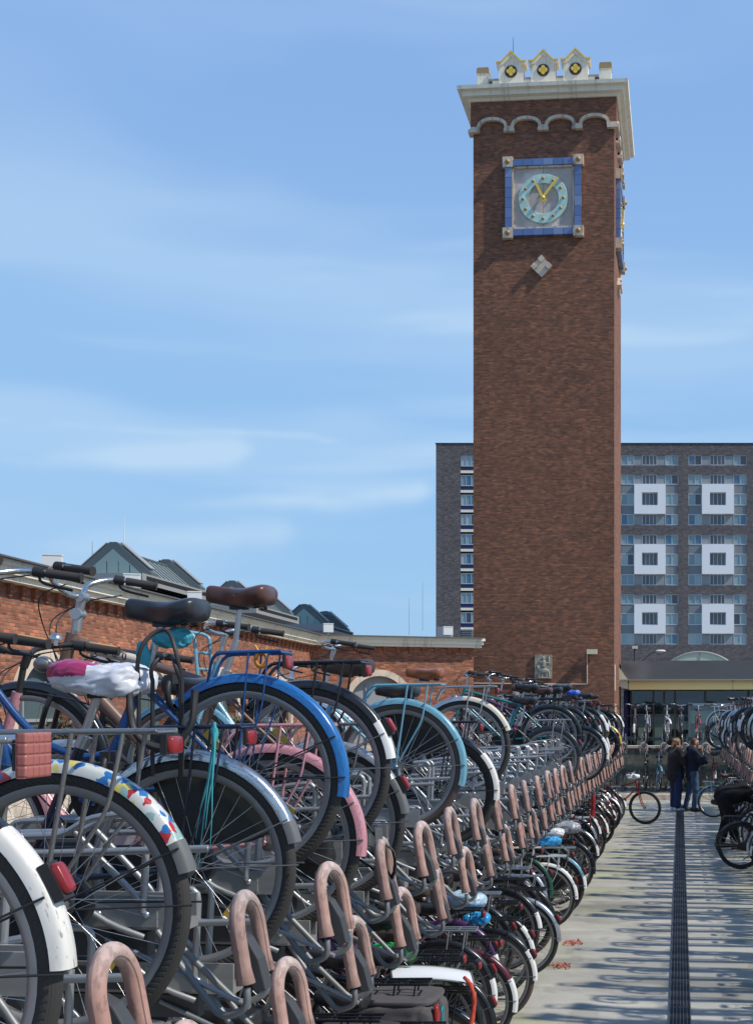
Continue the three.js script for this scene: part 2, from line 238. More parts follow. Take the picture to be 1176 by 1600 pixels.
    mesh('roundel', merge([new THREE.TorusGeometry(0.235, 0.035, 6, 24).translate(x, 29.42, 3.11), new THREE.CircleGeometry(0.23, 24).translate(x, 29.42, 3.104)]).rotateY(a), M.darkPipe, g);
    const q = []; for (let i = 0; i < 4; i++) q.push(new THREE.CylinderGeometry(0.088, 0.088, 0.06, 12).rotateX(Math.PI / 2).translate(Math.cos(i * Math.PI / 2) * 0.105 + x, 29.42 + Math.sin(i * Math.PI / 2) * 0.105, 3.135)); q.push(box(x, 29.42, 3.132, 0.18, 0.18, 0.06));
    mesh('gold_cross', merge(q).rotateY(a), M.gold, g);
  }
  mesh('lightning_rod', merge([cyl(V(-1.33, 30.1, 2.7), V(-1.33, 31.1, 2.7), 0.02, 0.008, 5), cyl(V(0.04, 30.1, 2.7), V(0.04, 30.55, 2.7), 0.014, 0.006, 5)]), M.darkPipe, t);
  // clocks on the front and on the side towards the canopy
  for (const a of [0, Math.PI / 2]) {
    const c = new THREE.Group(); c.name = 'clock'; c.position.y = 24.04; c.rotation.y = a; t.add(c);
    mesh('clock_face', box(0, 0, F + 0.03, 2.9, 2.9, 0.06), M.clockFace, c);
    const lip = []; for (let i = 0; i < 4; i++) lip.push(box(0, 1.29, F + 0.075, 2.62, 0.075, 0.15).rotateZ(i * Math.PI / 2));
    mesh('frame_lip', metricUV(merge(lip.map((g) => g))), M.stone, c);
    const tiles = [box(0, 0, 0, 0.415, 0.27, 0.2)].map((g) => g), tm = [M.blueTile, M.blueTile2, M.blueTile, M.blueTile3, M.blueTile2, M.blueTile];
    for (let s = 0; s < 4; s++) for (let i = 0; i < 6; i++) { const o = mesh('tile', tiles[0], tm[(i * 5 + s * 2) % 6], c), ang = s * Math.PI / 2, x = (i - 2.5) * 0.428, y = 1.475; o.rotation.z = ang; o.position.set(x * Math.cos(ang) - y * Math.sin(ang), x * Math.sin(ang) + y * Math.cos(ang), F + 0.1 + hash(i, s, 5) * 0.008); }
    for (const sx of [-1, 1]) for (const sy of [-1, 1]) { const b = mesh('corner_stone', metricUV(box(sx * 1.5, sy * 1.5, F + 0.13, 0.43, 0.43, 0.26)), M.stone, c); mesh('boss', new THREE.SphereGeometry(0.105, 14, 8, 0, 6.3, 0, 1.6).rotateX(Math.PI / 2).translate(sx * 1.5, sy * 1.5, F + 0.26), M.goldDull, b); }
    const ring = new THREE.Shape(); ring.absarc(0, 0, 1.03, 0, Math.PI * 2); const hole = new THREE.Path(); hole.absarc(0, 0, 0.67, 0, Math.PI * 2); ring.holes.push(hole);
    mesh('dial_ring', new THREE.ExtrudeGeometry(ring, { depth: 0.05, bevelEnabled: true, bevelSize: 0.015, bevelThickness: 0.015, bevelSegments: 1, curveSegments: 36 }).translate(0, -0.06, F + 0.075), M.turquoise, c);
    for (let i = 0; i < 12; i++) mesh('hour_mark', new THREE.SphereGeometry(0.068, 10, 6), M.goldDull, c).position.set(Math.sin(i * Math.PI / 6) * 0.855, -0.06 + Math.cos(i * Math.PI / 6) * 0.855, F + 0.155);
    const hand = (len, w, ang, z) => extr([[-w, -0.16], [w, -0.16], [w * 0.8, len], [-w * 0.8, len]], 0.03).rotateZ(-ang).translate(0, -0.06, z);
    mesh('hour_hand', hand(0.70, 0.062, -0.44, F + 0.20), M.gold, c); mesh('minute_hand', hand(1.05, 0.055, 0.66, F + 0.24), M.gold, c);
    mesh('hub', new THREE.SphereGeometry(0.095, 12, 8).translate(0, -0.06, F + 0.22), M.gold, c);
    const d = new THREE.Group(); d.name = 'stone_ornament'; d.position.set(-0.07, 21.12, F); d.rotation.z = Math.PI / 4; const dd = new THREE.Group(); dd.name = 'ornament'; dd.rotation.y = a; t.add(dd); dd.add(d);
    mesh('lozenge', metricUV(box(0, 0, 0.05, 0.64, 0.64, 0.12)), M.stone, d); for (const [x, y] of [[1, 1], [-1, 1], [1, -1]]) mesh('lozenge_block', metricUV(box(x * 0.215, y * 0.215, 0.10, 0.22, 0.22, 0.20)), M.stone, d);
  }
  // foot: relief, lamp with its conduit, doorway
  const pl = mesh('relief_plaque', metricUV(box(0, 4.16, F + 0.04, 0.73, 1.02, 0.08)), M.plaque, t);
  const bl = (x, y, sx, sy, sz) => new THREE.SphereGeometry(1, 12, 8).scale(sx, sy, sz).translate(x, y, F + 0.08);
  mesh('relief_figure', merge([bl(0.02, 3.98, 0.25, 0.12, 0.06), bl(-0.22, 4.12, 0.09, 0.10, 0.05), bl(-0.18, 3.80, 0.04, 0.15, 0.04), bl(-0.06, 3.79, 0.04, 0.14, 0.04), bl(0.14, 3.80, 0.045, 0.15, 0.04), bl(0.24, 3.84, 0.04, 0.14, 0.04), bl(0.02, 4.26, 0.12, 0.20, 0.06), bl(0.0, 4.52, 0.07, 0.085, 0.05), bl(0.17, 4.32, 0.13, 0.05, 0.04), bl(0.24, 4.46, 0.05, 0.15, 0.04), bl(-0.12, 4.36, 0.10, 0.045, 0.04), bl(0.0, 3.70, 0.30, 0.035, 0.05)]), M.plaque, pl);
  mesh('conduit', merge([bent([V(-2.98, 3.47, F + 0.03), V(1.86, 3.42, F + 0.03), V(1.86, 4.72, F + 0.03), V(2.0, 4.78, F + 0.06)], 0.022, 6, 0.06)]), M.pipe, t);
  const la = mesh('wall_lamp', merge([box(2.08, 4.78, F + 0.24, 0.42, 0.20, 0.34)]), M.cream, t); mesh('lamp_arm', cyl(V(2.05, 4.75, F), V(2.05, 4.75, F + 0.12), 0.03), M.darkPipe, la);
  const st = mesh('doorway', metricUV(merge([box(-0.03, 3.29, F + 0.05, 2.34, 0.26, 0.12), box(-1.06, 1.58, F + 0.05, 0.27, 3.16, 0.12), box(1.0, 1.58, F + 0.05, 0.27, 3.16, 0.12)])), M.stone, t);
  mesh('door', box(-0.03, 1.58, F + 0.012, 1.8, 3.16, 0.03), M.darkGap, st);
  mesh('downpipe', cyl(V(-3.06, 0, F + 0.12), V(-3.06, 5.2, F + 0.12), 0.06), M.darkPipe, t);
  mesh('quoin', metricUV(merge([box(F + 0.01, 3.7, 2.75, 0.06, 1.1, 0.4), box(F + 0.02, 1.3, 2.55, 0.06, 2.6, 0.5)])), M.stone, t);
}
let corbelG; const memoCorbel = () => (corbelG ??= metricUV(merge([box(0, 4.65, 0.04, 0.15, 0.18, 0.08), box(0, 4.53, 0.025, 0.10, 0.06, 0.05)])));
// ---------------------------------------------------------------- station hall: long wall beside the racks, short angled wall up to the tower
{
  const t = thing('station_hall', 'low orange brick station hall with white gutter cornice and flat grey roof', 'station building', [-13.62, 0, -45.2]);
  const loc = (x, z) => [x + 13.62, z + 45.2];
  const seg = (a, b) => ({ a: loc(...a), b: loc(...b) });
  const runs = [seg([-10.9, 8], [-13.62, -45.2]), seg([-13.62, -45.2], [-7.98, -47.93])];
  const wallShape = (L, wins) => { const s = new THREE.Shape([[0, 0], [L, 0], [L, 4.74], [0, 4.74]].map((p) => new THREE.Vector2(...p))); for (const [x, r, sill, spring] of wins) { const h = new THREE.Path(); h.moveTo(x - r, sill); h.lineTo(x + r, sill); h.lineTo(x + r, spring); h.absarc(x, spring, r, 0, Math.PI); h.lineTo(x - r, sill); s.holes.push(h); } return s; };
  runs.forEach((r, i) => {
    const dx = r.b[0] - r.a[0], dz = r.b[1] - r.a[1], L = Math.hypot(dx, dz), g = new THREE.Group(); g.name = i ? 'angled_wing' : 'long_wing'; g.position.set(r.a[0], 0, r.a[1]); g.rotation.y = Math.atan2(-dz, dx); t.add(g);   // local x runs along the wall, local z points out of it
    const wins = i ? [[2.55, 1.12, 1.0, 2.5]] : [[26.5, 1.2, 1.0, 2.15], [31.7, 1.2, 1.0, 2.15], [37.4, 1.2, 1.0, 2.15], [43, 1.2, 1.0, 2.15], [49, 1.2, 1.0, 2.15]];
    mesh('brick_wall', metricUV(extr(wallShape(L, wins), 0.4, [], 16).translate(0, 0, -0.4)), M.hallBrick, g);
    for (const [x, rr, sill, spring] of wins) {
      const arch = new THREE.Shape(); arch.absarc(x, spring, rr + 0.24, 0, Math.PI); arch.lineTo(x - rr - 0.24, sill - 0.2); arch.lineTo(x + rr + 0.24, sill - 0.2); const hole = new THREE.Path(); hole.moveTo(x - rr, sill); hole.lineTo(x + rr, sill); hole.lineTo(x + rr, spring); hole.absarc(x, spring, rr, 0, Math.PI); hole.lineTo(x - rr, sill); arch.holes.push(hole);
      const w = mesh('window', metricUV(extr(arch, 0.09, [], 16).translate(0, 0, 0.003)), M.stone, g);
      const pane = new THREE.Shape(); pane.moveTo(x - rr, sill); pane.lineTo(x + rr, sill); pane.lineTo(x + rr, spring); pane.absarc(x, spring, rr, 0, Math.PI); mesh('pane', extr(pane, 0.03, [], 16).translate(0, 0, -0.25), i ? M.greyPaint : M.tealScreen, w);
      const bars = [box(x, spring + 0.02, -0.19, rr * 2, 0.06, 0.05)]; for (const k of [-0.4, 0.4]) bars.push(box(x + k * rr, (sill + spring) / 2 + 0.3, -0.188, 0.05, spring - sill + 1.0, 0.05)); mesh('glazing_bars', merge(bars), M.greyPaint, w);
    }
    const n = Math.floor(L / 0.5), cg = memoCorbel(); for (let k = i ? 0 : 40; k < n; k++) mesh('corbel', cg, M.hallBrick, g).position.x = 0.3 + k * 0.5;
    mesh('cornice', metricUV(merge([box(L / 2 + 0.1, 4.795, 0.06, L + 0.3, 0.11, 0.40), box(L / 2 + 0.12, 4.92, 0.10, L + 0.36, 0.14, 0.50), box(L / 2 + 0.14, 5.04, 0.14, L + 0.42, 0.10, 0.58)])), M.whitePaint, g);
    mesh('gutter', box(L / 2 + 0.1, 5.105, 0.1, L + 0.3, 0.03, 0.9), M.roof, g);
    if (!i) { mesh('roof', merge([extr([[0, 5.12], [-5, 6.0], [-22, 6.1], [-22, 5.1]], L - 2).rotateY(-Math.PI / 2).scale(-1, 1, 1).translate(0, 0, 0)]).applyMatrix4(new THREE.Matrix4().makeScale(1, 1, 1)), M.roof, g); }
    else mesh('roof', box(L / 2 - 2, 5.08, -6, L + 3, 0.06, 12), M.roof, g);
  });
  // glazed roof lanterns
  for (const zc of [-37.1, -48.0, -58.6]) {
    const xc = -16.4 + (zc + 37.1) * 0.045, g = new THREE.Group(); g.name = 'roof_lantern'; const [lx, lz] = loc(xc, zc); g.position.set(lx, 6.02, lz); g.rotation.y = 0.05; t.add(g);
    mesh('curb', box(0, 0.06, 0, 2.3, 0.3, 6.2), M.roofLight, g); mesh('vent_strip', box(1.16, 0.10, 0, 0.02, 0.1, 5.6), M.darkGap, g);
    mesh('glazed_roof', extr([[-0.9, 0.21], [0.9, 0.21], [0, 0.98]], 4.2).translate(0, 0, -2.1), M.zincSeam, g);
    const seams = []; for (let i = 0; i < 11; i++) for (const s of [-1, 1]) seams.push(box(s * 0.455, 0.61, -1.9 + i * 0.38, 1.19, 0.03, 0.03, 0, 0, -s * 0.708)); mesh('seam', merge(seams), M.zincDark, g);
    for (const z of [-2.35, 1.85]) { mesh('gable_frame', extr([[-1.12, 0.21], [1.12, 0.21], [1.12, 0.30], [0.1, 1.19], [-0.1, 1.19], [-1.12, 0.30]], 0.5).translate(0, 0, z), M.zincDark, g); mesh('gable_slope', merge([-1, 1].map((s) => box(s * 0.64, 0.80, z + 0.25, 1.15, 0.03, 0.38, 0, 0, -s * 0.715))), M.roofLight, g); mesh('gable_glass', extr([[-0.85, 0.25], [0.85, 0.25], [0, 0.98]], 0.02).translate(0, 0, z > 0 ? z + 0.51 : z - 0.03), M.greenGlass, g); }
    mesh('ridge', box(0, 0.985, 0, 0.12, 0.05, 3.9), M.zincDark, g);
    const bars = []; for (const k of [-0.5, -0.17, 0.17, 0.5]) bars.push(box(k, 0.4, 2.37, 0.03, 0.55 - Math.abs(k) * 0.6, 0.02)); mesh('glazing_bar', merge(bars), M.zincDark, g);
  }
  const rb = [[-12.75, -24.5, 'white roof floodlight box above the silver handlebars'], [-12.75, -28.2, 'white roof floodlight box beside the first roof lantern'], [-13.0, -32.6, 'white roof floodlight box below the far end of the first roof lantern'], [-13.0, -45.4, 'white roof floodlight box on a short post near the corner of the hall'], [-8.9, -47.45, 'white roof floodlight box at the tower end of the hall roof']];
  for (const [x, z, label] of rb) { const b = thing('roof_floodlight', label, 'floodlight', [x, 5.10, z], 0.35, 'white floodlight boxes along the hall roof'); mesh('lamp_box', box(0, 0.27, 0, 0.36, 0.30, 0.30), M.white, b); mesh('lamp_lid', box(0, 0.435, 0, 0.38, 0.03, 0.32), M.white, b); mesh('post', cyl(V(0, 0, 0), V(0, 0.13, 0), 0.05), M.alu, b); }
  const ac = thing('air_conditioner', 'grey air conditioning box on the hall roof next to the tower', 'air conditioner', [-8.95, 5.11, -49.0]); mesh('casing', box(-0.35, 0.27, 0, 0.55, 0.5, 0.5), M.greyPaint, ac); mesh('grille', box(0.55, 0.2, 0, 0.42, 0.42, 0.4), M.zincDark, ac); const sl = []; for (let i = 0; i < 5; i++) sl.push(box(0.55, 0.05 + i * 0.08, 0.21, 0.40, 0.02, 0.02)); mesh('louvre', merge(sl), M.greyPaint, ac);
  for (const [x, z, h, label] of [[-16.8, -36.6, 1.9, 'tall thin white aerial on the hall roof beside the first lantern'], [-17.8, -36.6, 1.1, 'short thin dark aerial on the hall roof behind the silver handlebars'], [-10.2, -49, 1.0, 'thin dark aerial rising over the angled hall wall'], [-11.4, -52, 0.7, 'very short faint aerial over the angled hall wall']]) { const a = thing('roof_aerial', label, 'aerial', [x, 5.9, z], 0); mesh('lower_rod', cyl(V(0, -0.4, 0), V(0, 0.5 + h * 0.45, 0), h > 1.05 ? 0.022 : 0.010, h > 1.05 ? 0.018 : 0.008, 5), M.greyPaint, a); mesh('upper_rod', cyl(V(0, 0.5 + h * 0.45, 0), V(0, 0.5 + h, 0), h > 1.05 ? 0.016 : 0.007, 0.006, 5), h > 1.5 ? M.white : M.greyPaint, a); }
}
// ---------------------------------------------------------------- dark brick hotel far behind
{
  const w = 191, lat = -20.96, c = Math.cos(YAW), s = Math.sin(YAW), S = 10.21;
  const t = thing('hotel_block', 'tall dark brick block with white square window frames far behind the tower', 'building', [lat * c - w * s, 0, -(lat * s + w * c)], YAW);
  const fx = (px) => (px - 681) / S, fy = (py) => 2.42 + (1106 - py) / S;
  const bays = [[970, 1059], [1075, 1166], [1182, 1273]], rows = [[711, 727], [741, 820.5], [835, 914.5], [928.5, 1007]];
  const slot = [719.5, 752], holes = [];
  for (const [a, b] of bays) for (const [p, q] of rows) holes.push([[fx(a), fy(q)], [fx(b), fy(q)], [fx(b), fy(p)], [fx(a), fy(p)]]);
  holes.push([[fx(719.5), fy(1000)], [fx(752), fy(1000)], [fx(752), fy(711)], [fx(719.5), fy(711)]]);
  mesh('brick_front', metricUV(extr([[0, 0], [70, 0], [70, 42.85], [0, 42.85]], 0.5, holes).translate(0, 0, -0.5)), M.hotelBrick, t);
  mesh('brick_body', metricUV(box(35, 21.4, -8.3, 69.98, 42.7, 15)), M.hotelBrick, t); mesh('roof_edge', box(35, 42.9, -7.9, 70.2, 0.12, 16), M.black, t);
  const gl = [[0.16, 0.25, 0.29], [0.20, 0.30, 0.33], [0.24, 0.34, 0.37], [0.05, 0.13, 0.22], [0.30, 0.38, 0.40], [0.025, 0.03, 0.045]].map((q) => mat(q, 0.12, 0, { clearcoat: 1 })), dk = [[0.06, 0.06, 0.075], [0.085, 0.085, 0.10], [0.045, 0.045, 0.055]].map((q) => mat(q, 0.15, 0, { clearcoat: 1 }));
  const rnd = rng(8), pick = (l, bias) => l[Math.floor(Math.pow(rnd(), bias) * l.length)];
  const unit = new THREE.BoxGeometry(1, 1, 1);
  const slab = (name, x0, x1, y0, y1, z, d, m, par) => { const o = mesh(name, unit, m, par); o.position.set((x0 + x1) / 2, (y0 + y1) / 2, z); o.scale.set(x1 - x0, y1 - y0, d); return o; };
  const win = (x0, x1, y0, y1, n, mats, bias) => { const wdw = mesh('window', merge([box(x0 + 0.04, (y0 + y1) / 2, -0.2, 0.08, y1 - y0, 0.12), box(x1 - 0.04, (y0 + y1) / 2, -0.2, 0.08, y1 - y0, 0.12), box((x0 + x1) / 2, y1 - 0.05, -0.2, x1 - x0 - 0.16, 0.1, 0.12), box((x0 + x1) / 2, y0 + 0.06, -0.19, x1 - x0 - 0.16, 0.12, 0.14), ...Array.from({ length: n - 1 }, (_, i) => box(x0 + (x1 - x0) * (i + 1) / n, (y0 + y1) / 2, -0.2, 0.07, y1 - y0 - 0.24, 0.1))]), M.alu, t); for (let i = 0; i < n; i++) { const xx = (k) => x0 + 0.05 + (x1 - x0 - 0.1) * k / n; slab('pane', xx(i), xx(i + 1), y0 + 0.03, y1 - 0.03, -0.26, 0.03, pick(mats, bias), wdw); } };
  for (const [a, b] of bays) {
    const X = [0, 0.228, 0.367, 0.63, 0.775, 1].map((k) => fx(a) + (fx(b) - fx(a)) * k);
    const strip = (y0, y1) => { win(X[0], X[1], y0, y1, 2, gl, 1.5); slab('panel', X[1], X[2], y0, y1, -0.22, 0.06, M.panelLight, t); win(X[2], X[3], y0, y1, 4, dk, 1); slab('panel', X[3], X[4], y0, y1, -0.22, 0.06, M.panelLight, t); win(X[4], X[5], y0, y1, 2, gl, 1.5); };
    strip(fy(rows[0][1]), fy(rows[0][0]));
    for (const [p, q] of rows.slice(1)) {
      const Y = [0, 0.2, 0.378, 0.61, 0.785, 1].map((k) => fy(p) + (fy(q) - fy(p)) * k);
      strip(Y[1], Y[0]); strip(Y[5], Y[4]);
      for (const [x0, x1] of [[X[0], X[1]], [X[4], X[5]]]) { slab('panel', x0, x1, Y[2], Y[1], -0.22, 0.06, M.panelGrey, t); win(x0, x1, Y[3], Y[2], 2, gl, 1.3); slab('panel', x0, x1, Y[4], Y[3], -0.22, 0.06, M.panelGrey, t); }
      const ix0 = X[2] - 0.04, ix1 = X[3] + 0.08, iy0 = Y[3] - 0.05, iy1 = Y[2] + 0.12;
      mesh('white_surround', extr([[X[1], Y[4]], [X[4], Y[4]], [X[4], Y[1]], [X[1], Y[1]]], 0.75, [[[ix0, iy0], [ix1, iy0], [ix1, iy1], [ix0, iy1]]]).translate(0, 0, -0.3), M.whitePanel, t);
      win(ix0 + 0.01, ix1 - 0.01, iy0 + 0.01, iy1 - 0.01, 4, dk, 1);
    }
  }
  for (let i = 0; i < 9; i++) { const y = (k) => fy(711.5 + i * 30.65 + k); win(fx(720), fx(752), y(17), y(0), 4, gl, 1.4); slab('white_sill', fx(719.5), fx(752), y(27.5), y(23.5), -0.16, 0.3, M.whitePaint, t); slab('dark_band', fx(719.5), fx(752), y(23.5), y(17), -0.25, 0.06, M.navyPanel, t); }
}
// ---------------------------------------------------------------- station canopy beside the tower, with its glazed front
{
  const t = thing('station_canopy', 'station canopy with grey fascia and yellow band beside the tower', 'canopy', [-2.74, 0, -57]);
  mesh('fascia', metricUV(extr([[0, 0], [18, 0], [18, -8], [0, -8]], 0.86).rotateX(-Math.PI / 2).scale(1, 1, -1).translate(0.1, 3.71, -0.02)), M.fascia, t);
  mesh('drip_edge', box(9.1, 3.69, -3.9, 18.1, 0.05, 8.2), M.greyPaint, t);
  for (let i = 0; i < 4; i++) mesh('yellow_panel', box(0, 0, 0, 4.70, 0.45, 0.08, 0, -0.42).translate(0.36 + 2.4 + i * 4.72, 3.46, -0.06), M.yellow, t);
  mesh('end_panel', extr([[0, 3.27], [0, 3.70], [-0.55, 4.5], [-0.55, 3.45]], 0.06).translate(0.36, 0, 0.0), M.cream, t);
  mesh('soffit', box(9.1, 3.27, -4, 18, 0.03, 7.9), M.interior, t);
  for (const x of [0.45, 1.5, 2.0, 2.5, 3.9, 5.9, 8.0, 10.4, 13, 15.5]) mesh('mullion', box(x, 1.63, -1.5, 0.08, 3.26, 0.08), M.darkPipe, t);
  mesh('transom', merge([box(9, 2.05, -1.5, 17.6, 0.07, 0.06), box(9, 0.1, -1.5, 17.6, 0.2, 0.1)]), M.darkPipe, t);
  const xs = [0.45, 1.5, 2.0, 2.5, 3.9, 5.9, 8.0, 10.4, 13, 15.5]; for (let i = 0; i < xs.length - 1; i++) mesh('pane', box((xs[i] + xs[i + 1]) / 2, 1.66, -1.5, xs[i + 1] - xs[i] - 0.09, 3.1, 0.008), M.glass, t);
  mesh('back_wall', box(9, 1.6, -7.2, 18, 3.3, 0.2), M.interior, t); mesh('side_wall', box(0.2, 1.6, -4.4, 0.2, 3.26, 5.6), M.navyPanel, t);
  mesh('blue_door', box(3.2, 2.35, -2.4, 1.15, 1.1, 0.08), M.navyPanel, t); mesh('counter', merge([box(2.6, 1.75, -2.9, 4.2, 0.75, 0.5), box(8.5, 1.8, -3.6, 5.0, 0.8, 0.5)]), M.interiorLight, t);
  mesh('notice', merge([box(0.95, 1.05, -1.75, 0.5, 0.9, 0.03), box(1.75, 1.05, -1.75, 0.4, 0.9, 0.03)]), M.cream, t);
  // barrel vault of glass behind
  const v = thing('glass_vault', 'pale arched glass roof end showing above the grey canopy', 'roof', [1.38, 5.2, -89]);
  const arc = new THREE.Shape(); arc.absarc(0, -2.2, 3.35, 0.72, Math.PI - 0.72); mesh('end_glass', extr(arc, 0.05, [], 16), M.creamGlass, v); mesh('arch_rib', merge([arcSweep(3.35, 0.72, Math.PI - 0.72, [[-0.05, 0], [-0.05, 0.1], [0.12, 0.1], [0.12, 0]], 20).translate(0, -2.2, 0), box(0, 0.6, 0.06, 0.07, 1.1, 0.06)]), M.greyPaint, v); mesh('vault_roof', arcSweep(3.38, 0.72, Math.PI - 0.72, [[-12, 0], [-0.05, 0]], 20).translate(0, -2.2, 0), M.creamGlass, v); mesh('base', box(0, -2.4, -6, 6, 5.4, 11.8), M.interior, v);
  const l = thing('street_lamp', 'curved dark lamp arm with white head rising above the canopy', 'street lamp', [-2.2, 4.55, -61]);
  mesh('pole', cyl(V(0, -4.5, 0), V(0, 0.75, 0), 0.05), M.darkPipe, l); mesh('box_lamp', box(0.0, 0.82, 0.05, 0.24, 0.14, 0.3), M.white, l); mesh('arm', tube([[0, 0.1, 0], [0.4, 0.2, 0], [0.75, 0.5, 0], [1.1, 0.65, 0]], 0.025, 16, 6), M.darkPipe, l); mesh('lamp_head', new THREE.SphereGeometry(0.17, 12, 8).scale(1.5, 0.4, 0.8).translate(1.25, 0.64, 0), M.white, l);
  const ad = thing('glass_screen', 'teal glass wind screen with posts behind the bicycles of the end rack', 'screen', [1.2, 0, -41]); mesh('screen_base', box(2.4, 1.15, 0, 6.6, 1.5, 0.05), M.tealScreen, ad); mesh('screen_glass', box(2.4, 2.22, 0, 6.6, 0.62, 0.02), mat([0.5, 0.65, 0.64], 0.05, 0, { transmission: 0.75, thickness: 0 }), ad); for (const x of [-0.9, 1.3, 3.5, 5.7]) mesh('post', box(x, 1.3, 0.04, 0.07, 2.6, 0.07), M.zincDark, ad); mesh('rail', box(2.4, 2.55, 0.02, 6.6, 0.05, 0.06), M.panelGrey, ad);
  const wl = thing('low_wall', 'rough grey low wall behind the end rack', 'wall', [0, 0, -36.9]); mesh('wall_face', metricUV(box(0.6, 0.62, 0, 10, 1.24, 0.3)), M.darkStone, wl); mesh('coping', metricUV(box(0.6, 1.27, 0, 10.1, 0.07, 0.38)), M.stone, wl);
}
// ---------------------------------------------------------------- bicycles
const dustMap = tex(256, 256, (u, v) => { const k = 0.96 - 0.16 * fbm(u * 6, v * 6, 5, 201, 6, 6) - 0.30 * sm(0.66, 0.74, fbm(u * 22, v * 22, 3, 203, 22, 22)); return [k, k, k]; }, true, [3, 3]), wearMap = tex(256, 256, (u, v) => 0.55 + 0.45 * fbm(u * 8, v * 8, 5, 205, 8, 8) + 0.25 * sm(0.6, 0.75, fbm(u * 20, v * 20, 3, 207, 20, 20)) , false, [3, 3]);
const paint = (r, g, b, rough = 0.42) => mat([r, g, b], rough, 0, { clearcoat: 0.4, clearcoatRoughness: 0.25, map: dustMap, roughnessMap: wearMap });
const treadMap = tex(512, 64, (u, v) => { const a = Math.abs(v - 0.5), z = mod(u * 64 + a * 6, 1); return a < 0.30 ? (z < 0.22 ? 0.15 : 0.8) : (mod(v * 24, 1) < 0.3 ? 0.5 : 0.75); }, false, [2, 1]);
const K = {
  rubber: mat([0.032, 0.030, 0.028], 0.75, 0, { bumpMap: treadMap, bumpScale: 0.003 }), rubberFar: mat([0.03, 0.029, 0.028], 0.78), rubberBrown: mat([0.085, 0.06, 0.05], 0.8),
  rim: mat([0.42, 0.43, 0.44], 0.42, 0.75), rimDull: mat([0.30, 0.30, 0.30], 0.5, 0.6), rimDark: mat([0.03, 0.03, 0.03], 0.4, 0.3), spoke: mat([0.55, 0.56, 0.57], 0.35, 0.8), chrome: mat([0.82, 0.80, 0.77], 0.34, 1, { map: dustMap, roughnessMap: wearMap }), steel: mat([0.50, 0.51, 0.52], 0.36, 0.85), steelDull: mat([0.34, 0.34, 0.335], 0.5, 0.7, { map: dustMap, roughnessMap: wearMap }),
  black: paint(0.014, 0.014, 0.016, 0.35), plastic: mat([0.02, 0.02, 0.021], 0.55), grip: mat([0.035, 0.032, 0.03], 0.75), lightRed: mat([0.26, 0.010, 0.010], 0.3, 0, { clearcoat: 0.4 }), redDull: mat([0.36, 0.115, 0.095], 0.45, 0, { bumpMap: tex(64, 64, (u, v) => (mod(u * 8, 1) < 0.12 || mod(v * 8, 1) < 0.12 ? 0 : 1), false, [6, 6]), bumpScale: 0.003 }), lens: mat([0.75, 0.76, 0.76], 0.1, 0.5), whiteTail: mat([0.74, 0.74, 0.72], 0.4, 0, { clearcoat: 0.4 }),
  saddleBlack: mat([0.02, 0.02, 0.023], 0.38, 0, { clearcoat: 0.25, clearcoatRoughness: 0.35 }), saddleBrown: mat([0.085, 0.032, 0.022], 0.36, 0, { clearcoat: 0.3, clearcoatRoughness: 0.3 }), saddleTan: mat([0.27, 0.085, 0.03], 0.38, 0, { clearcoat: 0.3 }), saddleDark: mat([0.05, 0.035, 0.028], 0.55),
  skirt: mat([0.012, 0.012, 0.013], 0.5), white: paint(0.72, 0.72, 0.71), orange: mat([0.75, 0.18, 0.03], 0.5),
};
const P = { black: K.black, charcoal: paint(0.035, 0.036, 0.04), navy: paint(0.008, 0.016, 0.045), royal: paint(0.010, 0.075, 0.26, 0.3), azure: paint(0.014, 0.17, 0.50, 0.3), sky: paint(0.20, 0.47, 0.60, 0.35), pink: paint(0.72, 0.33, 0.38, 0.35), burgundy: paint(0.12, 0.012, 0.022), red: paint(0.42, 0.02, 0.025), green: paint(0.015, 0.10, 0.055), teal: paint(0.02, 0.22, 0.24), silver: mat([0.5, 0.51, 0.53], 0.3, 0.75), white: K.white, purple: paint(0.10, 0.03, 0.13), magenta: paint(0.50, 0.03, 0.15), yellow: paint(0.75, 0.52, 0.04), bronze: mat([0.20, 0.13, 0.10], 0.35, 0.4) };
function pill(sx, sy, sz) { const g = new THREE.SphereGeometry(1, 12, 8), p = g.attributes.position, q = (a) => Math.sign(a) * Math.pow(Math.abs(a), 0.45); for (let i = 0; i < p.count; i++) p.setXYZ(i, q(p.getX(i)) * sx / 2, q(p.getY(i)) * sy / 2, q(p.getZ(i)) * sz / 2); g.computeVertexNormals(); return g; }
const cache = {};
const memo = (k, f) => (cache[k] ??= f());
const RH = V(0, 0.35, 0), FH = V(1.13, 0.35, 0), BB = V(0.47, 0.29, 0), ST = V(0.275, 0.74, 0), HT = V(0.93, 0.92, 0), HB = V(0.99, 0.70, 0);
const DX = 0.075, warpX = (x) => x + DX * Math.min(1, Math.max(0, (x - 0.02) / 0.25));   // long Dutch wheelbase
const UNWARPED = new Set(['carrier', 'guard_stays', 'rear_light', 'lamp_housing', 'guard_light', 'guard_lamp_base', 'coat_guard', 'stand', 'saddle_springs']);
const at = (p, z) => V(p.x, p.y, z);
const lerpV = (a, b, t) => a.clone().lerp(b, t);
const QN = [[10, 60, 32], [6, 30, 20], [5, 20, 12]];
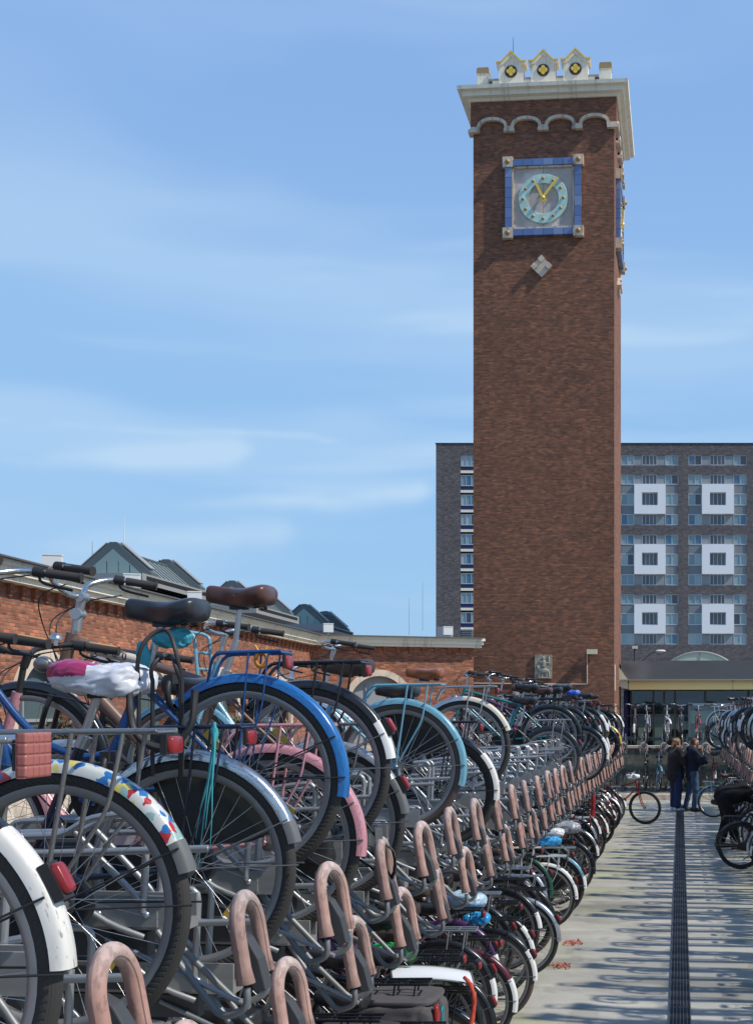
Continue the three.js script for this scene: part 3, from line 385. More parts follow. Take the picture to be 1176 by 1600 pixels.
function wheelGeo(lod) {
  return memo('wheel' + lod, () => {
    const [n, m, sp] = QN[lod], rnd = rng(5 + lod), spokes = [];
    for (let i = 0; i < sp; i++) { const a = (i / sp) * Math.PI * 2, s = i % 2 ? 1 : -1, off = (Math.floor(i / 2) % 2 ? 1 : -1) * 1.25; spokes.push(cyl(V(Math.cos(a + off) * 0.024, Math.sin(a + off) * 0.024, s * 0.03), V(Math.cos(a) * 0.296, Math.sin(a) * 0.296, s * 0.004), lod ? 0.0018 : 0.0012, undefined, 3, true)); }
    const hubs = [new THREE.CylinderGeometry(0.024, 0.024, 0.075, 10).rotateX(Math.PI / 2), new THREE.CylinderGeometry(0.007, 0.007, 0.13, 6).rotateX(Math.PI / 2)];
    if (!lod) hubs.push(...[-1, 1].map((s) => new THREE.CylinderGeometry(0.034, 0.034, 0.006, 14).rotateX(Math.PI / 2).translate(0, 0, s * 0.03)));
    return { tyre: new THREE.TorusGeometry(0.327, 0.0235, n, m), rim: arcSweep(0.300, 0, Math.PI * 2, [[-0.015, 0.012], [-0.016, 0], [-0.009, -0.014], [0.009, -0.014], [0.016, 0], [0.015, 0.012]], m), spokes: merge(spokes), hub: merge(hubs) };
  });
}
function wheel(name, p, parent, lod, tyre, rim) {
  const g = wheelGeo(lod), w = new THREE.Group(); w.name = name; w.position.copy(p); w.rotation.z = mod(p.x * 7.3 + parent.id * 0.37, 6); parent.add(w);
  mesh('tyre', g.tyre, tyre, w); mesh('rim', g.rim, rim, w); mesh('spokes', g.spokes, K.spoke, w).userData.kind = 'stuff'; mesh('hub', g.hub, K.steelDull, w); return w;
}
const guardProf = [[-0.029, -0.024], [-0.028, -0.004], [-0.017, 0.006], [0, 0.009], [0.017, 0.006], [0.028, -0.004], [0.029, -0.024]];
const D2R = Math.PI / 180;
const guardGeo = (a0, a1, lod, R = 0.364) => memo(['guard', a0, a1, lod, R].join(), () => arcSweep(R, a0 * D2R, a1 * D2R, lod > 1 ? [guardProf[0], guardProf[2], guardProf[4], guardProf[6]] : guardProf, lod === 0 ? 28 : lod === 1 ? 14 : 9));
function saddleGeo(kind) {
  return memo('saddle' + kind, () => {
    const nx = 18, ny = 15, pos = [], ix = [], wide = { city: 0.103, sport: 0.078, spring: 0.098 }[kind];
    for (let i = 0; i <= nx; i++) {
      const t = i / nx, x = -0.135 + 0.285 * (0.5 - 0.5 * Math.cos(Math.PI * (0.04 + 0.92 * t))) - 0.0, er = t < 0.24 ? Math.sqrt(Math.max(0, 1 - Math.pow(1 - (t + 0.004) / 0.244, 2))) : 1, en = t > 0.84 ? Math.sqrt(Math.max(0, 1 - Math.pow((t - 0.84) / 0.165, 2))) : 1, end = Math.min(er, en), u = (x + 0.135) / 0.285, w = ((wide - 0.027) * (1 - sm(0.22, 0.72, u)) + 0.027) * Math.pow(er, 0.75) * en + 0.001;
      const top = 0.020 * (1 - sm(0.0, 0.40, u)) + 0.010 * sm(0.55, 1, u) - 0.012 * (1 - er) - 0.012 * (1 - en), drop = (0.054 - 0.016 * u) * (0.35 + 0.65 * end);
      for (let j = 0; j <= ny; j++) { const a = (j / ny) * Math.PI * 2, c = Math.cos(a), s = Math.sin(a), e = s > 0 ? 0.034 * (0.25 + 0.75 * end) : drop; pos.push(x, top - 0.012 + Math.sign(s) * Math.pow(Math.abs(s), s > 0 ? 0.85 : 0.55) * e, Math.sign(c) * Math.pow(Math.abs(c), 0.62) * w * (s < 0 ? 1 - 0.15 * -s : 1)); }
    }
    for (let i = 0; i < nx; i++) for (let j = 0; j < ny; j++) { const a = i * (ny + 1) + j, b = a + ny + 1; ix.push(a, b, a + 1, b, b + 1, a + 1); }
    for (const e of [0, nx]) { const c = pos.length / 3; let sx = 0, sy = 0; for (let j = 0; j < ny; j++) { sx += pos[(e * (ny + 1) + j) * 3]; sy += pos[(e * (ny + 1) + j) * 3 + 1]; } pos.push(sx / ny + (e ? 0.004 : -0.004), sy / ny, 0); for (let j = 0; j < ny; j++) { const a = e * (ny + 1) + j; e ? ix.push(c, a + 1, a) : ix.push(c, a, a + 1); } }
    const g = new THREE.BufferGeometry(); g.setAttribute('position', new THREE.Float32BufferAttribute(pos, 3)); g.setAttribute('uv', new THREE.Float32BufferAttribute(new Float32Array(pos.length / 3 * 2).map((_, i) => pos[Math.floor(i / 2) * 3 + (i % 2 ? 2 : 0)] * 3), 2)); g.setIndex(ix); g.computeVertexNormals(); return g;
  });
}
function bikeGeo(style, lod, bars) {
  return memo(['bike', style, lod, bars].join(), () => {
    const n = [10, 6, 5][lod], G = {}, cv = (pts, r, seg) => tube(pts, r, lod ? Math.ceil(seg / 2) : seg, n);
    const f = [cyl(BB.clone().lerp(ST, -0.06), ST, 0.0165, 0.0165, n), cyl(HB, HT, 0.0195, 0.0195, n), cyl(at(BB, -0.07), at(BB, 0.07), 0.022, 0.022, n)];
    for (const s of [-1, 1]) { f.push(cyl(V(0.40, 0.30, s * 0.035), V(0, 0.35, s * 0.062), 0.010, 0.0085, n)); if (style !== 'small') f.push(cyl(lerpV(ST, BB, 0.12).setZ(s * 0.018), V(0, 0.35, s * 0.062), 0.0085, 0.0075, n)); }
    if (style === 'men') f.push(cyl(lerpV(ST, BB, 0.07), lerpV(HT, HB, 0.2), 0.0145, 0.0145, n), cyl(lerpV(HT, HB, 0.72), BB, 0.017, 0.017, n));
    if (style === 'thick') f.push(cyl(lerpV(ST, BB, 0.10), lerpV(HT, HB, 0.12), 0.019, 0.022, n), cyl(lerpV(HT, HB, 0.55), BB, 0.031, 0.027, n), cyl(HB, HT, 0.025, 0.025, n));
    if (style === 'lady') f.push(cyl(lerpV(ST, BB, 0.62), lerpV(HT, HB, 0.45), 0.0145, 0.0145, n), cyl(lerpV(HT, HB, 0.85), BB, 0.016, 0.016, n));
    if (style === 'oma') f.push(cv([lerpV(HT, HB, 0.75), V(0.88, 0.62, 0), V(0.75, 0.44, 0), V(0.62, 0.335, 0), BB], 0.0175, 16));
    if (style === 'oma2') f.push(cv([lerpV(HT, HB, 0.3), V(0.84, 0.68, 0), V(0.68, 0.50, 0), V(0.52, 0.43, 0), lerpV(ST, BB, 0.66)], 0.0145, 16), cv([lerpV(HT, HB, 0.8), V(0.86, 0.56, 0), V(0.70, 0.38, 0), BB], 0.016, 16));
    if (style === 'low') f.push(cv([lerpV(HT, HB, 0.45), V(0.78, 0.735, 0), V(0.55, 0.655, 0), lerpV(ST, BB, 0.28)], 0.022, 14), cyl(lerpV(HT, HB, 0.9), BB, 0.018, 0.018, n));
    G.frame = merge(f);
    const k = [cyl(HB, HB.clone().add(V(0.015, -0.045, 0)), 0.024, 0.024, n)];
    for (const s of [-1, 1]) k.push(cv([V(1.0, 0.665, s * 0.035), V(1.02, 0.60, s * 0.052), V(1.065, 0.45, s * 0.054), V(1.13, 0.35, s * 0.056)], 0.0115, 10));
    G.fork = merge(k);
    const ctr = V(0.885, 1.07, 0), st = [cyl(HT.clone().add(V(0, -0.03, 0)), V(0.905, 1.02, 0), 0.0125, 0.0125, n), cyl(V(0.905, 1.015, 0), ctr, 0.016, 0.018, n)];
    G.stem = merge(st);
    const hb = [], gr = [], lv = []; let L;
    for (const s of [-1, 1]) {
      const pts = bars === 'flat' ? [ctr, V(0.88, 1.075, s * 0.12), V(0.855, 1.085, s * 0.22), V(0.80, 1.08, s * 0.31)] : bars === 'high' ? [ctr, V(0.92, 1.08, s * 0.07), V(0.94, 1.14, s * 0.17), V(0.86, 1.17, s * 0.26), V(0.70, 1.145, s * 0.30)] : [ctr, V(0.92, 1.075, s * 0.08), V(0.93, 1.10, s * 0.18), V(0.84, 1.115, s * 0.265), V(0.66, 1.09, s * 0.285)];
      hb.push(cv(pts, 0.0115, 22)); const e = pts[pts.length - 1], d = e.clone().sub(pts[pts.length - 2]).normalize(), g0 = e.clone().addScaledVector(d, -0.125);
      gr.push(merge([cyl(g0, e, 0.0175, 0.0165, Math.max(6, n)), cyl(e, e.clone().addScaledVector(d, 0.006), 0.0195, 0.0195, Math.max(6, n))]));
      const h0 = g0.clone().addScaledVector(d, -0.03); L = [cyl(h0.clone().addScaledVector(d, -0.02), h0.clone().addScaledVector(d, 0.02), 0.02, 0.02, n)]; lv.push(L); if (lod < 2) L.push(cv([h0, h0.clone().add(V(0.02, -0.035, s * 0.005)).addScaledVector(d, 0.03), h0.clone().add(V(0.01, -0.05, s * 0.01)).addScaledVector(d, 0.13)], 0.0055, 10));
    }
    G.handlebar = merge(hb); G.grip_0 = gr[0]; G.grip_1 = gr[1]; G.brake_lever_0 = merge(lv[0]); G.brake_lever_1 = merge(lv[1]);
    if (!lod) { const c = []; for (const s of [-1, 1]) c.push(tube([V(0.83, 1.10, s * 0.25), V(0.98, 1.06, s * 0.17), V(1.03, 0.96, s * 0.06), V(0.98, 0.80, s * 0.02)], 0.0028, 18, 4)); c.push(tube([V(0.9, 1.07, 0.12), V(1.06, 0.98, 0.08), V(1.02, 0.82, 0.03), V(0.96, 0.72, 0.02)], 0.0025, 18, 4)); G.cables = merge(c); }
    G.seat_post = merge([cyl(ST.clone().lerp(BB, 0.02), V(0.235, 0.885, 0), 0.0125, 0.0125, n), cyl(ST.clone().lerp(BB, 0.03), ST.clone().lerp(BB, -0.05), 0.02, 0.02, n)]);
    const sp = [box(0.225, 0.895, 0, 0.07, 0.022, 0.04), cyl(V(0.30, 0.915, 0.018), V(0.12, 0.905, 0.03), 0.004, 0.004, 4), cyl(V(0.30, 0.915, -0.018), V(0.12, 0.905, -0.03), 0.004, 0.004, 4)];
    if (lod < 2) for (const s of [-1, 1]) { const c = []; for (let i = 0; i <= (lod ? 16 : 40); i++) { const t = i / (lod ? 16 : 40), a = t * Math.PI * 8; c.push(V(0.135 + Math.cos(a) * 0.012, 0.888 + t * 0.045, s * 0.045 + Math.sin(a) * 0.014)); } sp.push(sweep(c, 0.0035, 4)); }
    G.saddle_springs = merge(sp);
    const car = []; const cy = 0.79;
    for (const s of [-1, 1]) { car.push(bent([V(0.20, cy - 0.10, s * 0.02), V(0.15, cy, s * 0.055), V(-0.24, cy + 0.005, s * 0.062)], 0.0075, Math.max(4, n - 2), 0.05, 3), cyl(V(-0.06, cy, s * 0.066), V(0.0, 0.365, s * 0.072), 0.0055, 0.0055, Math.max(4, n - 2)), bent([V(-0.02, 0.39, s * 0.074), V(-0.14, 0.60, s * 0.074), V(-0.17, cy, s * 0.064)], 0.005, Math.max(4, n - 2), 0.04, 3)); }
    for (const x of [0.12, 0.0, -0.12, -0.238]) car.push(cyl(V(x, cy + 0.002, -0.06), V(x, cy + 0.002, 0.06), 0.005, 0.005, Math.max(4, n - 2)));
    if (lod < 2) car.push(cyl(V(0.13, cy + 0.004, 0), V(-0.235, cy + 0.006, 0), 0.005, 0.005, n));
    G.carrier = merge(car);
    const gs = []; for (const s of [-1, 1]) gs.push(cyl(V(0.0, 0.35, s * 0.066), V(Math.cos(155 * D2R) * 0.365, 0.35 + Math.sin(155 * D2R) * 0.365, s * 0.03), 0.0026, 0.0026, 4), cyl(V(0, 0.35, s * 0.066), V(Math.cos(178 * D2R) * 0.366, 0.35 + Math.sin(178 * D2R) * 0.366, s * 0.03), 0.0026, 0.0026, 4)); G.guard_stays = merge(gs);
    const cc = new THREE.Shape(); cc.absarc(0, 0, 0.058, Math.PI * 0.52, Math.PI * 1.48); cc.absarc(0.47, -0.06, 0.105, -Math.PI * 0.45, Math.PI * 0.55); G.chain_case = new THREE.ExtrudeGeometry(cc, { depth: 0.032, bevelEnabled: lod === 0, bevelSize: 0.006, bevelThickness: 0.006, bevelSegments: 2, curveSegments: lod ? 5 : 12 }).translate(0, 0.35, 0.052);
    for (const s of [-1, 1]) { const e = V(0.47 + s * 0.12, 0.29 - s * 0.115, s * 0.10); G[s < 0 ? 'crank_0' : 'crank_1'] = cyl(at(BB, s * 0.06), e, 0.010, 0.008, n); G[s < 0 ? 'pedal_0' : 'pedal_1'] = box(e.x, e.y, e.z + s * 0.052, 0.085, 0.022, 0.085); }
    G.rear_light = merge([pill(0.024, 0.046, 0.074).translate(-0.255, cy - 0.03, 0)]); G.lamp_housing = box(-0.247, cy - 0.028, 0, 0.014, 0.05, 0.086);
    G.guard_light = (() => { const a = 152 * D2R; return pill(0.026, 0.062, 0.036).rotateZ(a - Math.PI).translate(Math.cos(a) * 0.396, 0.35 + Math.sin(a) * 0.396, 0); })(); G.guard_lamp_base = (() => { const a = 152 * D2R; return box(0, 0, 0, 0.022, 0.075, 0.04).rotateZ(a - Math.PI).translate(Math.cos(a) * 0.382, 0.35 + Math.sin(a) * 0.382, 0); })();
    G.headlight = merge([new THREE.SphereGeometry(0.035, lod ? 8 : 14, lod ? 6 : 10).scale(1.25, 1, 1).translate(1.055, 0.79, 0), cyl(V(1.0, 0.76, 0), V(1.04, 0.79, 0), 0.008, 0.008, 5)]);
    const sk = new THREE.Shape(); const A0 = 62 * D2R, A1 = 158 * D2R; sk.absarc(0, 0, 0.345, A0, A1); sk.lineTo(Math.cos(A1) * 0.20, Math.sin(A1) * 0.2); sk.lineTo(0.02, 0.06); sk.lineTo(Math.cos(A0) * 0.12, Math.sin(A0) * 0.12); G.coat_guard = new THREE.ExtrudeGeometry(sk, { depth: 0.003, bevelEnabled: false, curveSegments: 10 }).translate(0, 0.35, 0.046);
    G.stand = merge([cyl(V(0.28, 0.30, -0.07), V(0.06, 0.12, -0.16), 0.008, 0.007, n)]);
    for (const k of Object.keys(G)) if (!UNWARPED.has(k)) { const p = G[k].attributes.position; for (let i = 0; i < p.count; i++) p.setX(i, warpX(p.getX(i))); }
    return G;
  });
}
// o: style, lod, frame, guard (or false), front (front guard), tail, saddle, saddleKind, carrier (material or false), bars, bar, tyre, rim, skirt, light
function bicycle(name, label, o, pos, turn, group) {
  const t = thing(name, label, 'bicycle', pos, turn, group), lod = o.lod ?? 1, G = bikeGeo(o.style || 'oma', lod, o.bars || 'swept'), tyre = o.tyre || (lod ? K.rubberFar : K.rubber), rim = o.rim || K.rim;
  const add = (n, m, par = t) => mesh(n, G[n], m, par);
  t.rotation.x = o.lean || 0; t.rotation.z = o.pitch || 0;
  wheel('rear_wheel', RH, t, lod, tyre, rim); const fw = new THREE.Group(); fw.name = 'front_end'; // steering turned about the head tube
  const HBx = HB.clone().setX(HB.x + DX), steer = o.steer || 0, ax = HT.clone().sub(HB).normalize(), fr = [];
  add('frame', o.frame); fr.push(add('fork', o.fork || o.frame), add('stem', o.stem || K.steel)); const hb = add('handlebar', o.bar || K.chrome); fr.push(hb); for (const i of [0, 1]) { mesh('grip', G['grip_' + i], o.grip || K.grip, hb); mesh('brake_lever', G['brake_lever_' + i], o.lever || K.plastic, hb); } if (G.cables) add('cables', K.plastic, hb);
  const w = wheel('front_wheel', FH.clone().setX(FH.x + DX), t, lod, tyre, rim); fr.push(w);
  add('seat_post', o.post || K.steel);
  if (!o.noSaddle) { const s = mesh('saddle', saddleGeo(o.saddleKind || 'city'), o.saddle || K.saddleBlack, t); s.position.set(0.278 + (o.seatX || 0), 0.95 + (o.seatUp || 0), 0); s.rotation.z = o.seatTilt ?? 0.03; const k = mesh('saddle_springs', G.saddle_springs, K.plastic, t); k.position.set(0.063 + (o.seatX || 0) * 0.5, o.seatUp || 0, 0); if (o.seatUp) mesh('seat_tube_extension', memo('ext' + o.seatUp, () => cyl(V(0.305, 0.86, 0), V(0.285, 0.9 + o.seatUp, 0), 0.0125)), o.post || K.steel, t); }
  if (o.guard !== false) { const tail = o.tail === false ? 0 : o.tailDeg || 26, g = mesh('rear_mudguard', guardGeo(48, (o.guardEnd || 190) - tail, lod), o.guard || o.frame, t); g.position.copy(RH); if (tail) { const e = mesh('mudguard_tail', guardGeo((o.guardEnd || 190) - tail, o.guardEnd || 190, lod, 0.3655), o.tail || K.whiteTail, t); e.position.copy(RH); } add('guard_stays', o.stays || K.steelDull); const f = mesh('front_mudguard', guardGeo(38, 176, lod), o.frontGuard || o.guard || o.frame, t); f.position.copy(FH).setX(FH.x + DX); fr.push(f); }
  if (o.carrier !== false) { const c = add('carrier', o.carrier || K.black); c.scale.x = o.carrierX || 1; if (o.light !== false) { const l = add('rear_light', o.lightMat || K.lightRed, c); add('lamp_housing', K.plastic, c); if (o.square) l.geometry = memo('sq', () => new THREE.ExtrudeGeometry(new THREE.Shape([[-0.042, -0.036], [0.042, -0.036], [0.042, 0.036], [-0.042, 0.036]].map((p) => new THREE.Vector2(...p))), { depth: 0.012, bevelEnabled: true, bevelSize: 0.006, bevelThickness: 0.004 }).rotateY(-Math.PI / 2).translate(-0.25, 0.765, 0)); } }
  if (o.guardLight) { const b = add('guard_lamp_base', K.plastic); add('guard_light', K.lightRed, b); }
  if (o.skirt) add('coat_guard', o.skirt);
  if (o.case !== false) add('chain_case', o.case || K.plastic);
  for (const i of [0, 1]) mesh('pedal', G['pedal_' + i], K.plastic, mesh('crank', G['crank_' + i], K.steelDull, t)); fr.push(add('headlight', o.lamp || K.steelDull)); if (o.stand) add('stand', K.plastic);
  if (steer) for (const m of fr) { m.position.sub(HBx).applyAxisAngle(ax, steer).add(HBx); m.quaternion.premultiply(Qx.setFromAxisAngle(ax, steer)); }
  return t;
}
// ---------------------------------------------------------------- racks
const R = {
  galv: mat([0.36, 0.375, 0.38], 0.42, 0.6), stem: mat([0.20, 0.21, 0.215], 0.5, 0.5), gutter: mat([1, 1, 1], 0.5, 0.25, { map: tex(256, 256, (u, v) => { const k = 0.55 + 0.08 * (fbm(u * 3, v * 24, 4, 101, 3, 24) - 0.5) + 0.08 * sm(0.6, 0.8, fbm(u * 9, v * 9, 4, 103, 9, 9)); return [k, k * 1.0, k * 0.99]; }, true, [1.5, 1.5]) }),
  gutterDark: mat([0.055, 0.057, 0.06], 0.6), plate: mat([0.28, 0.29, 0.285], 0.5, 0.3), shield: mat([0.05, 0.052, 0.055], 0.55), bolt: mat([0.7, 0.7, 0.7], 0.25, 0.9), dark: mat([0.075, 0.08, 0.082], 0.55, 0.2), greenPost: mat([0.06, 0.095, 0.095], 0.5, 0.2),
  handle: mat([1, 1, 1], 0.72, 0, { map: tex(256, 1024, (u, v) => { const top = 1 - Math.abs(v - 0.5) * 2, n = fbm(u * 6, v * 20, 5, 111, 6, 20), m = sm(0.58, 0.75, fbm(u * 10, v * 26, 4, 113, 10, 26)), fade = sm(0.45, 1.0, top) * 0.65 + 0.12 * n; let c = [0.66 + 0.12 * fade, 0.52 + 0.21 * fade, 0.475 + 0.235 * fade].map((q) => q * (0.94 + 0.12 * n) * (1 - 0.14 * m)); const seam = Math.abs(u - 0.36) < 0.012 + 0.006 * n ? 0.66 : 1; return c.map((q) => Math.min(1, q * seam)); }, true, [1, 1]), bumpMap: tex(128, 256, (u, v) => 0.5 + 0.5 * fbm(u * 10, v * 20, 4, 115, 10, 20), false, [1, 1]), bumpScale: 0.002 }),
};
R.handles = [[1, 1, 1], [0.90, 0.93, 0.95], [0.96, 0.90, 0.88], [0.82, 0.84, 0.85]].map((c) => { const m = R.handle.clone(); m.color.setRGB(...c); return m; });
const trayGeo = (lod) => memo('tray' + lod, () => {
  const n = [10, 6, 5][lod], G = {};
  const prof = [[-0.045, 0], [0.045, 0], [0.045, 0.095], [0.032, 0.095], [0.032, 0.03], [-0.032, 0.03], [-0.032, 0.095], [-0.045, 0.095]];
  G.gutter = metricUV(extr(prof, 1.84).rotateY(-Math.PI / 2).translate(-0.18, 0, 0));
  G.tray_beam = box(-1.15, -0.045, 0, 1.7, 0.07, 0.05);
  G.side_plates = [-1, 1].flatMap((s) => [box(-0.36, 0.045, s * 0.049, 0.20, 0.072, 0.006), box(-1.15, 0.045, s * 0.049, 0.20, 0.072, 0.006)]);
  G.bolts = merge([-1, 1].flatMap((s) => [-0.29, -0.43, -1.08].map((x) => new THREE.SphereGeometry(0.011, 8, 5).translate(x, 0.045, s * 0.053))));
  G.slots = [-1, 1].flatMap((s) => [box(-0.59, 0.045, s * 0.047, 0.22, 0.07, 0.006), box(-1.40, 0.045, s * 0.047, 0.24, 0.07, 0.006)]);
  const hoop = (s) => merge([bent([V(-0.30, 0.05, s * 0.052), V(-0.285, 0.335, s * 0.056), V(-0.46, 0.315, s * 0.056), V(-0.53, 0.265, s * 0.056), V(-1.15, 0.245, s * 0.05), V(-1.22, 0.07, s * 0.046)], 0.0105, n, 0.045, 3), cyl(V(-0.50, 0.275, s * 0.056), V(-0.30, 0.075, s * 0.052), 0.0095, 0.0095, n)]);
  G.hoopA = hoop(1); G.hoopB = hoop(-1);
  G.guide_rail = merge([bent([V(-1.3, 0.20, 0.075), V(-0.6, 0.215, 0.078), V(-0.10, 0.235, 0.078)], 0.011, n, 0.1, 2), bent([V(-0.62, 0.21, 0.078), V(-0.42, 0.03, 0.07), V(-0.30, -0.02, 0.05)], 0.0095, n, 0.06, 3)]);
  const pts = [], zl = 0.098, N = lod === 0 ? 20 : lod === 1 ? 12 : 8, lean = (y) => 0.012 - 0.17 * (y + 0.15); for (const y of [-0.135, -0.09, -0.05]) pts.push(V(lean(y), y, zl)); for (let i = 0; i <= N; i++) { const a = Math.PI * i / N, y = -0.005 + Math.sin(a) * 0.095; pts.push(V(lean(y), y, Math.cos(a) * zl)); } for (const y of [-0.05, -0.09, -0.135]) pts.push(V(lean(y), y, -zl));
  G.handle = sweep(pts, (t) => 0.0215 + 0.005 * (1 - sm(0, 0.035, Math.min(t, 1 - t))), lod === 0 ? 16 : n + 1);
  { const uv = G.handle.attributes.uv, m = uv.getY(uv.count - 3) || 1; let mx = 0; for (let i = 0; i < uv.count; i++) mx = Math.max(mx, uv.getY(i)); for (let i = 0; i < uv.count; i++) uv.setY(i, uv.getY(i) / mx); }
  G.stems = [-1, 1].map((s) => bent([V(0.012, -0.145, s * zl), V(0.015, -0.20, s * zl), V(-0.06, -0.235, s * 0.085), V(-0.22, -0.06, s * 0.04), V(-0.26, 0.0, s * 0.04)], 0.0105, n, 0.05, 4)); G.strut = cyl(V(-0.42, -0.03, 0.03), V(0.02, -0.20, 0.08), 0.0075, 0.0075, n);
  G.end_shield = new THREE.ExtrudeGeometry(new THREE.Shape([[-0.13, 0.02], [-0.085, -0.005], [-0.045, -0.07], [-0.02, -0.165], [-0.05, -0.175], [-0.095, -0.10], [-0.13, -0.04]].map((p) => new THREE.Vector2(...p))), { depth: 0.046, bevelEnabled: true, bevelSize: 0.005, bevelThickness: 0.005, bevelSegments: 2 }).scale(0.85, 0.85, 1).translate(0.062, -0.02, -0.018);
  return G;
});
function tray(label, pos, turn, lod, group) {
  const t = thing('bike_tray', label, 'bicycle tray', pos, turn, group), G = trayGeo(lod);
  const gu = mesh('gutter', G.gutter, R.gutter, t); for (const g of G.side_plates) mesh('side_plate', g, R.plate, gu); for (const g of G.slots) mesh('slot', g, R.gutterDark, gu); if (lod < 2) mesh('bolts', G.bolts, R.bolt, gu).userData.kind = 'stuff';
  mesh('tray_beam', G.tray_beam, R.dark, t); mesh('wheel_hoop', G.hoopA, R.galv, t); mesh('wheel_hoop', G.hoopB, R.galv, t); mesh('guide_rail', G.guide_rail, R.galv, t);
  const hv = hash(Math.round(pos[2] * 97), Math.round(pos[0] * 11), 3), h = mesh('handle', G.handle, R.handles[Math.floor(hv * 4)], t); h.rotation.set((hash(Math.round(pos[2] * 97), 5) - 0.5) * 0.10, (hv - 0.5) * 0.25, 0); for (const g of G.stems) mesh('handle_stem', g, R.stem, h); mesh('strut', G.strut, R.galv, t); mesh('end_shield', G.end_shield, R.shield, t); return t;
}
const ORD = ['first', 'second', 'third', 'fourth', 'fifth', 'sixth', 'seventh', 'eighth', 'ninth', 'tenth', 'eleventh', 'twelfth', 'thirteenth', 'fourteenth', 'fifteenth', 'sixteenth', 'seventeenth', 'eighteenth', 'nineteenth'];
const TENS = ['', '', 'twenty', 'thirty', 'forty', 'fifty', 'sixty'], TENTH = ['', '', 'twentieth', 'thirtieth', 'fortieth', 'fiftieth', 'sixtieth'];
const ordinal = (n) => (n < 20 ? ORD[n - 1] : n % 10 ? TENS[Math.floor(n / 10)] + '-' + ORD[(n % 10) - 1] : TENTH[Math.floor(n / 10)]);
const PITCH = 0.4, D0 = 2.235, HX = 1.2, slotD = (k) => D0 + PITCH * k, deckY = (k) => (k % 2 ? 1.79 : 1.535) - 0.0075 * PITCH * Math.max(0, k - 4);     // every other tray sits higher
function rackFrame(label, pos, turn, n, paintM, group) {
  const t = thing('rack_frame', label, 'bicycle rack', pos, turn, group);      // local x towards the aisle, z along the row
  for (const z of [0, n * PITCH - 0.06]) for (const x of [-1.15, -2.1]) { const p = mesh('post', memo('post', () => box(0, 0.72, 0, 0.07, 1.44, 0.07)), paintM, t); p.position.set(x - 0.45, 0, -z + 0.2); mesh('foot', memo('foot', () => box(0, 0.009, 0, 0.16, 0.012, 0.16)), paintM, p); }
  for (const [x, y] of [[-1.15, 1.41], [-2.1, 1.41], [-2.1, 0.55]]) mesh('long_beam', memo('beam' + n + y, () => box(0, 0, -n * PITCH / 2 + 0.2, 0.06, 0.08, n * PITCH)), paintM, t).position.set(x - 0.45, y, 0);
  for (const z of [0, n * PITCH - 0.06]) mesh('cross_beam', memo('xbeam', () => box(-2.07, 1.33, 0, 0.88, 0.06, 0.05)), paintM, t).position.z = -z + 0.2;
  for (let i = 0; i < n; i++) { const g = mesh('floor_gutter', memo('fg', () => metricUV(extr([[-0.04, 0], [0.04, 0], [0.04, 0.05], [0.03, 0.05], [0.03, 0.012], [-0.03, 0.012], [-0.03, 0.05], [-0.04, 0.05]], 1.7).rotateY(-Math.PI / 2))), R.gutter, t); g.position.set(-0.45 - (i % 2) * 0.12, 0.012 + (i % 2) * 0.13, -i * PITCH); mesh('floor_hoop', memo('fh', () => merge([-1, 1].map((s) => bent([V(-0.55, 0.03, s * 0.05), V(-0.5, 0.36, s * 0.055), V(-1.0, 0.40, s * 0.05), V(-1.05, 0.03, s * 0.045)], 0.010, 5, 0.06, 3)))), R.galv, g); if (i % 2) mesh('riser', memo('rs', () => merge([box(-0.3, -0.065, 0, 0.06, 0.13, 0.06), box(-1.4, -0.065, 0, 0.06, 0.13, 0.06)])), R.dark, g); }
  return t;
}
// ---------------------------------------------------------------- the long two-tier rack beside the aisle
const tr = rng(77), jit = (a) => (tr() - 0.5) * 2 * a;
for (let i = 0; i < 8; i++) rackFrame(`steel frame of the long two-tier rack, ${ordinal(i + 1)} section from the near end`, [-HX, 0, -(D0 - 0.2 + i * 3.2)], 0, 8, R.dark, 'frames of the long rack');
const lodAt = (d) => (d < 12 ? 0 : d < 20 ? 1 : 2);
for (let k = 0; k < 61; k++) { const t = tray(`grey upper tray with faded pink handle on the long rack, ${ordinal(k + 1)} from the near end`, [-HX + jit(0.012), deckY(k) + jit(0.012), -slotD(k) + jit(0.012)], jit(0.025), lodAt(slotD(k)), 'upper trays of the long rack'); }
const upPos = (k, dx = 0, dy = 0) => [-1.53 + dx, deckY(k) + 0.032 + dy, -slotD(k)];
const mosaic = mat([1, 1, 1], 0.3, 0, { clearcoat: 0.6, map: tex(512, 128, (u, v) => { const gx = u * 26, gy = v * 5; let best = 9, id = 0; for (let i = -1; i <= 1; i++) for (let j = -1; j <= 1; j++) { const cx = Math.floor(gx) + i, cy = Math.floor(gy) + j, px = cx + hash(mod(cx, 26), mod(cy, 5), 1), py = cy + hash(mod(cx, 26), mod(cy, 5), 2), d = Math.abs(px - gx) + Math.abs(py - gy); if (d < best) { best = d; id = hash(mod(cx, 26), mod(cy, 5), 9); } } return id < 0.30 ? [0.78, 0.79, 0.77] : id < 0.50 ? [0.14, 0.42, 0.68] : id < 0.62 ? [0.68, 0.14, 0.15] : id < 0.76 ? [0.80, 0.74, 0.36] : id < 0.90 ? [0.55, 0.68, 0.66] : [0.80, 0.81, 0.79]; }, true, [2, 1]) });
const whiteWorn = mat([1, 1, 1], 0.42, 0, { clearcoat: 0.3, map: tex(256, 256, (u, v) => { const k = 0.90 - 0.10 * fbm(u * 4, v * 9, 4, 121, 4, 9) - 0.25 * sm(0.70, 0.82, fbm(u * 16, v * 16, 4, 123, 16, 16)); return [k, k * 0.985, k * 0.95]; }, true, [3, 1]) });
const flapGrey = mat([0.12, 0.125, 0.125], 0.55);
const B = {};
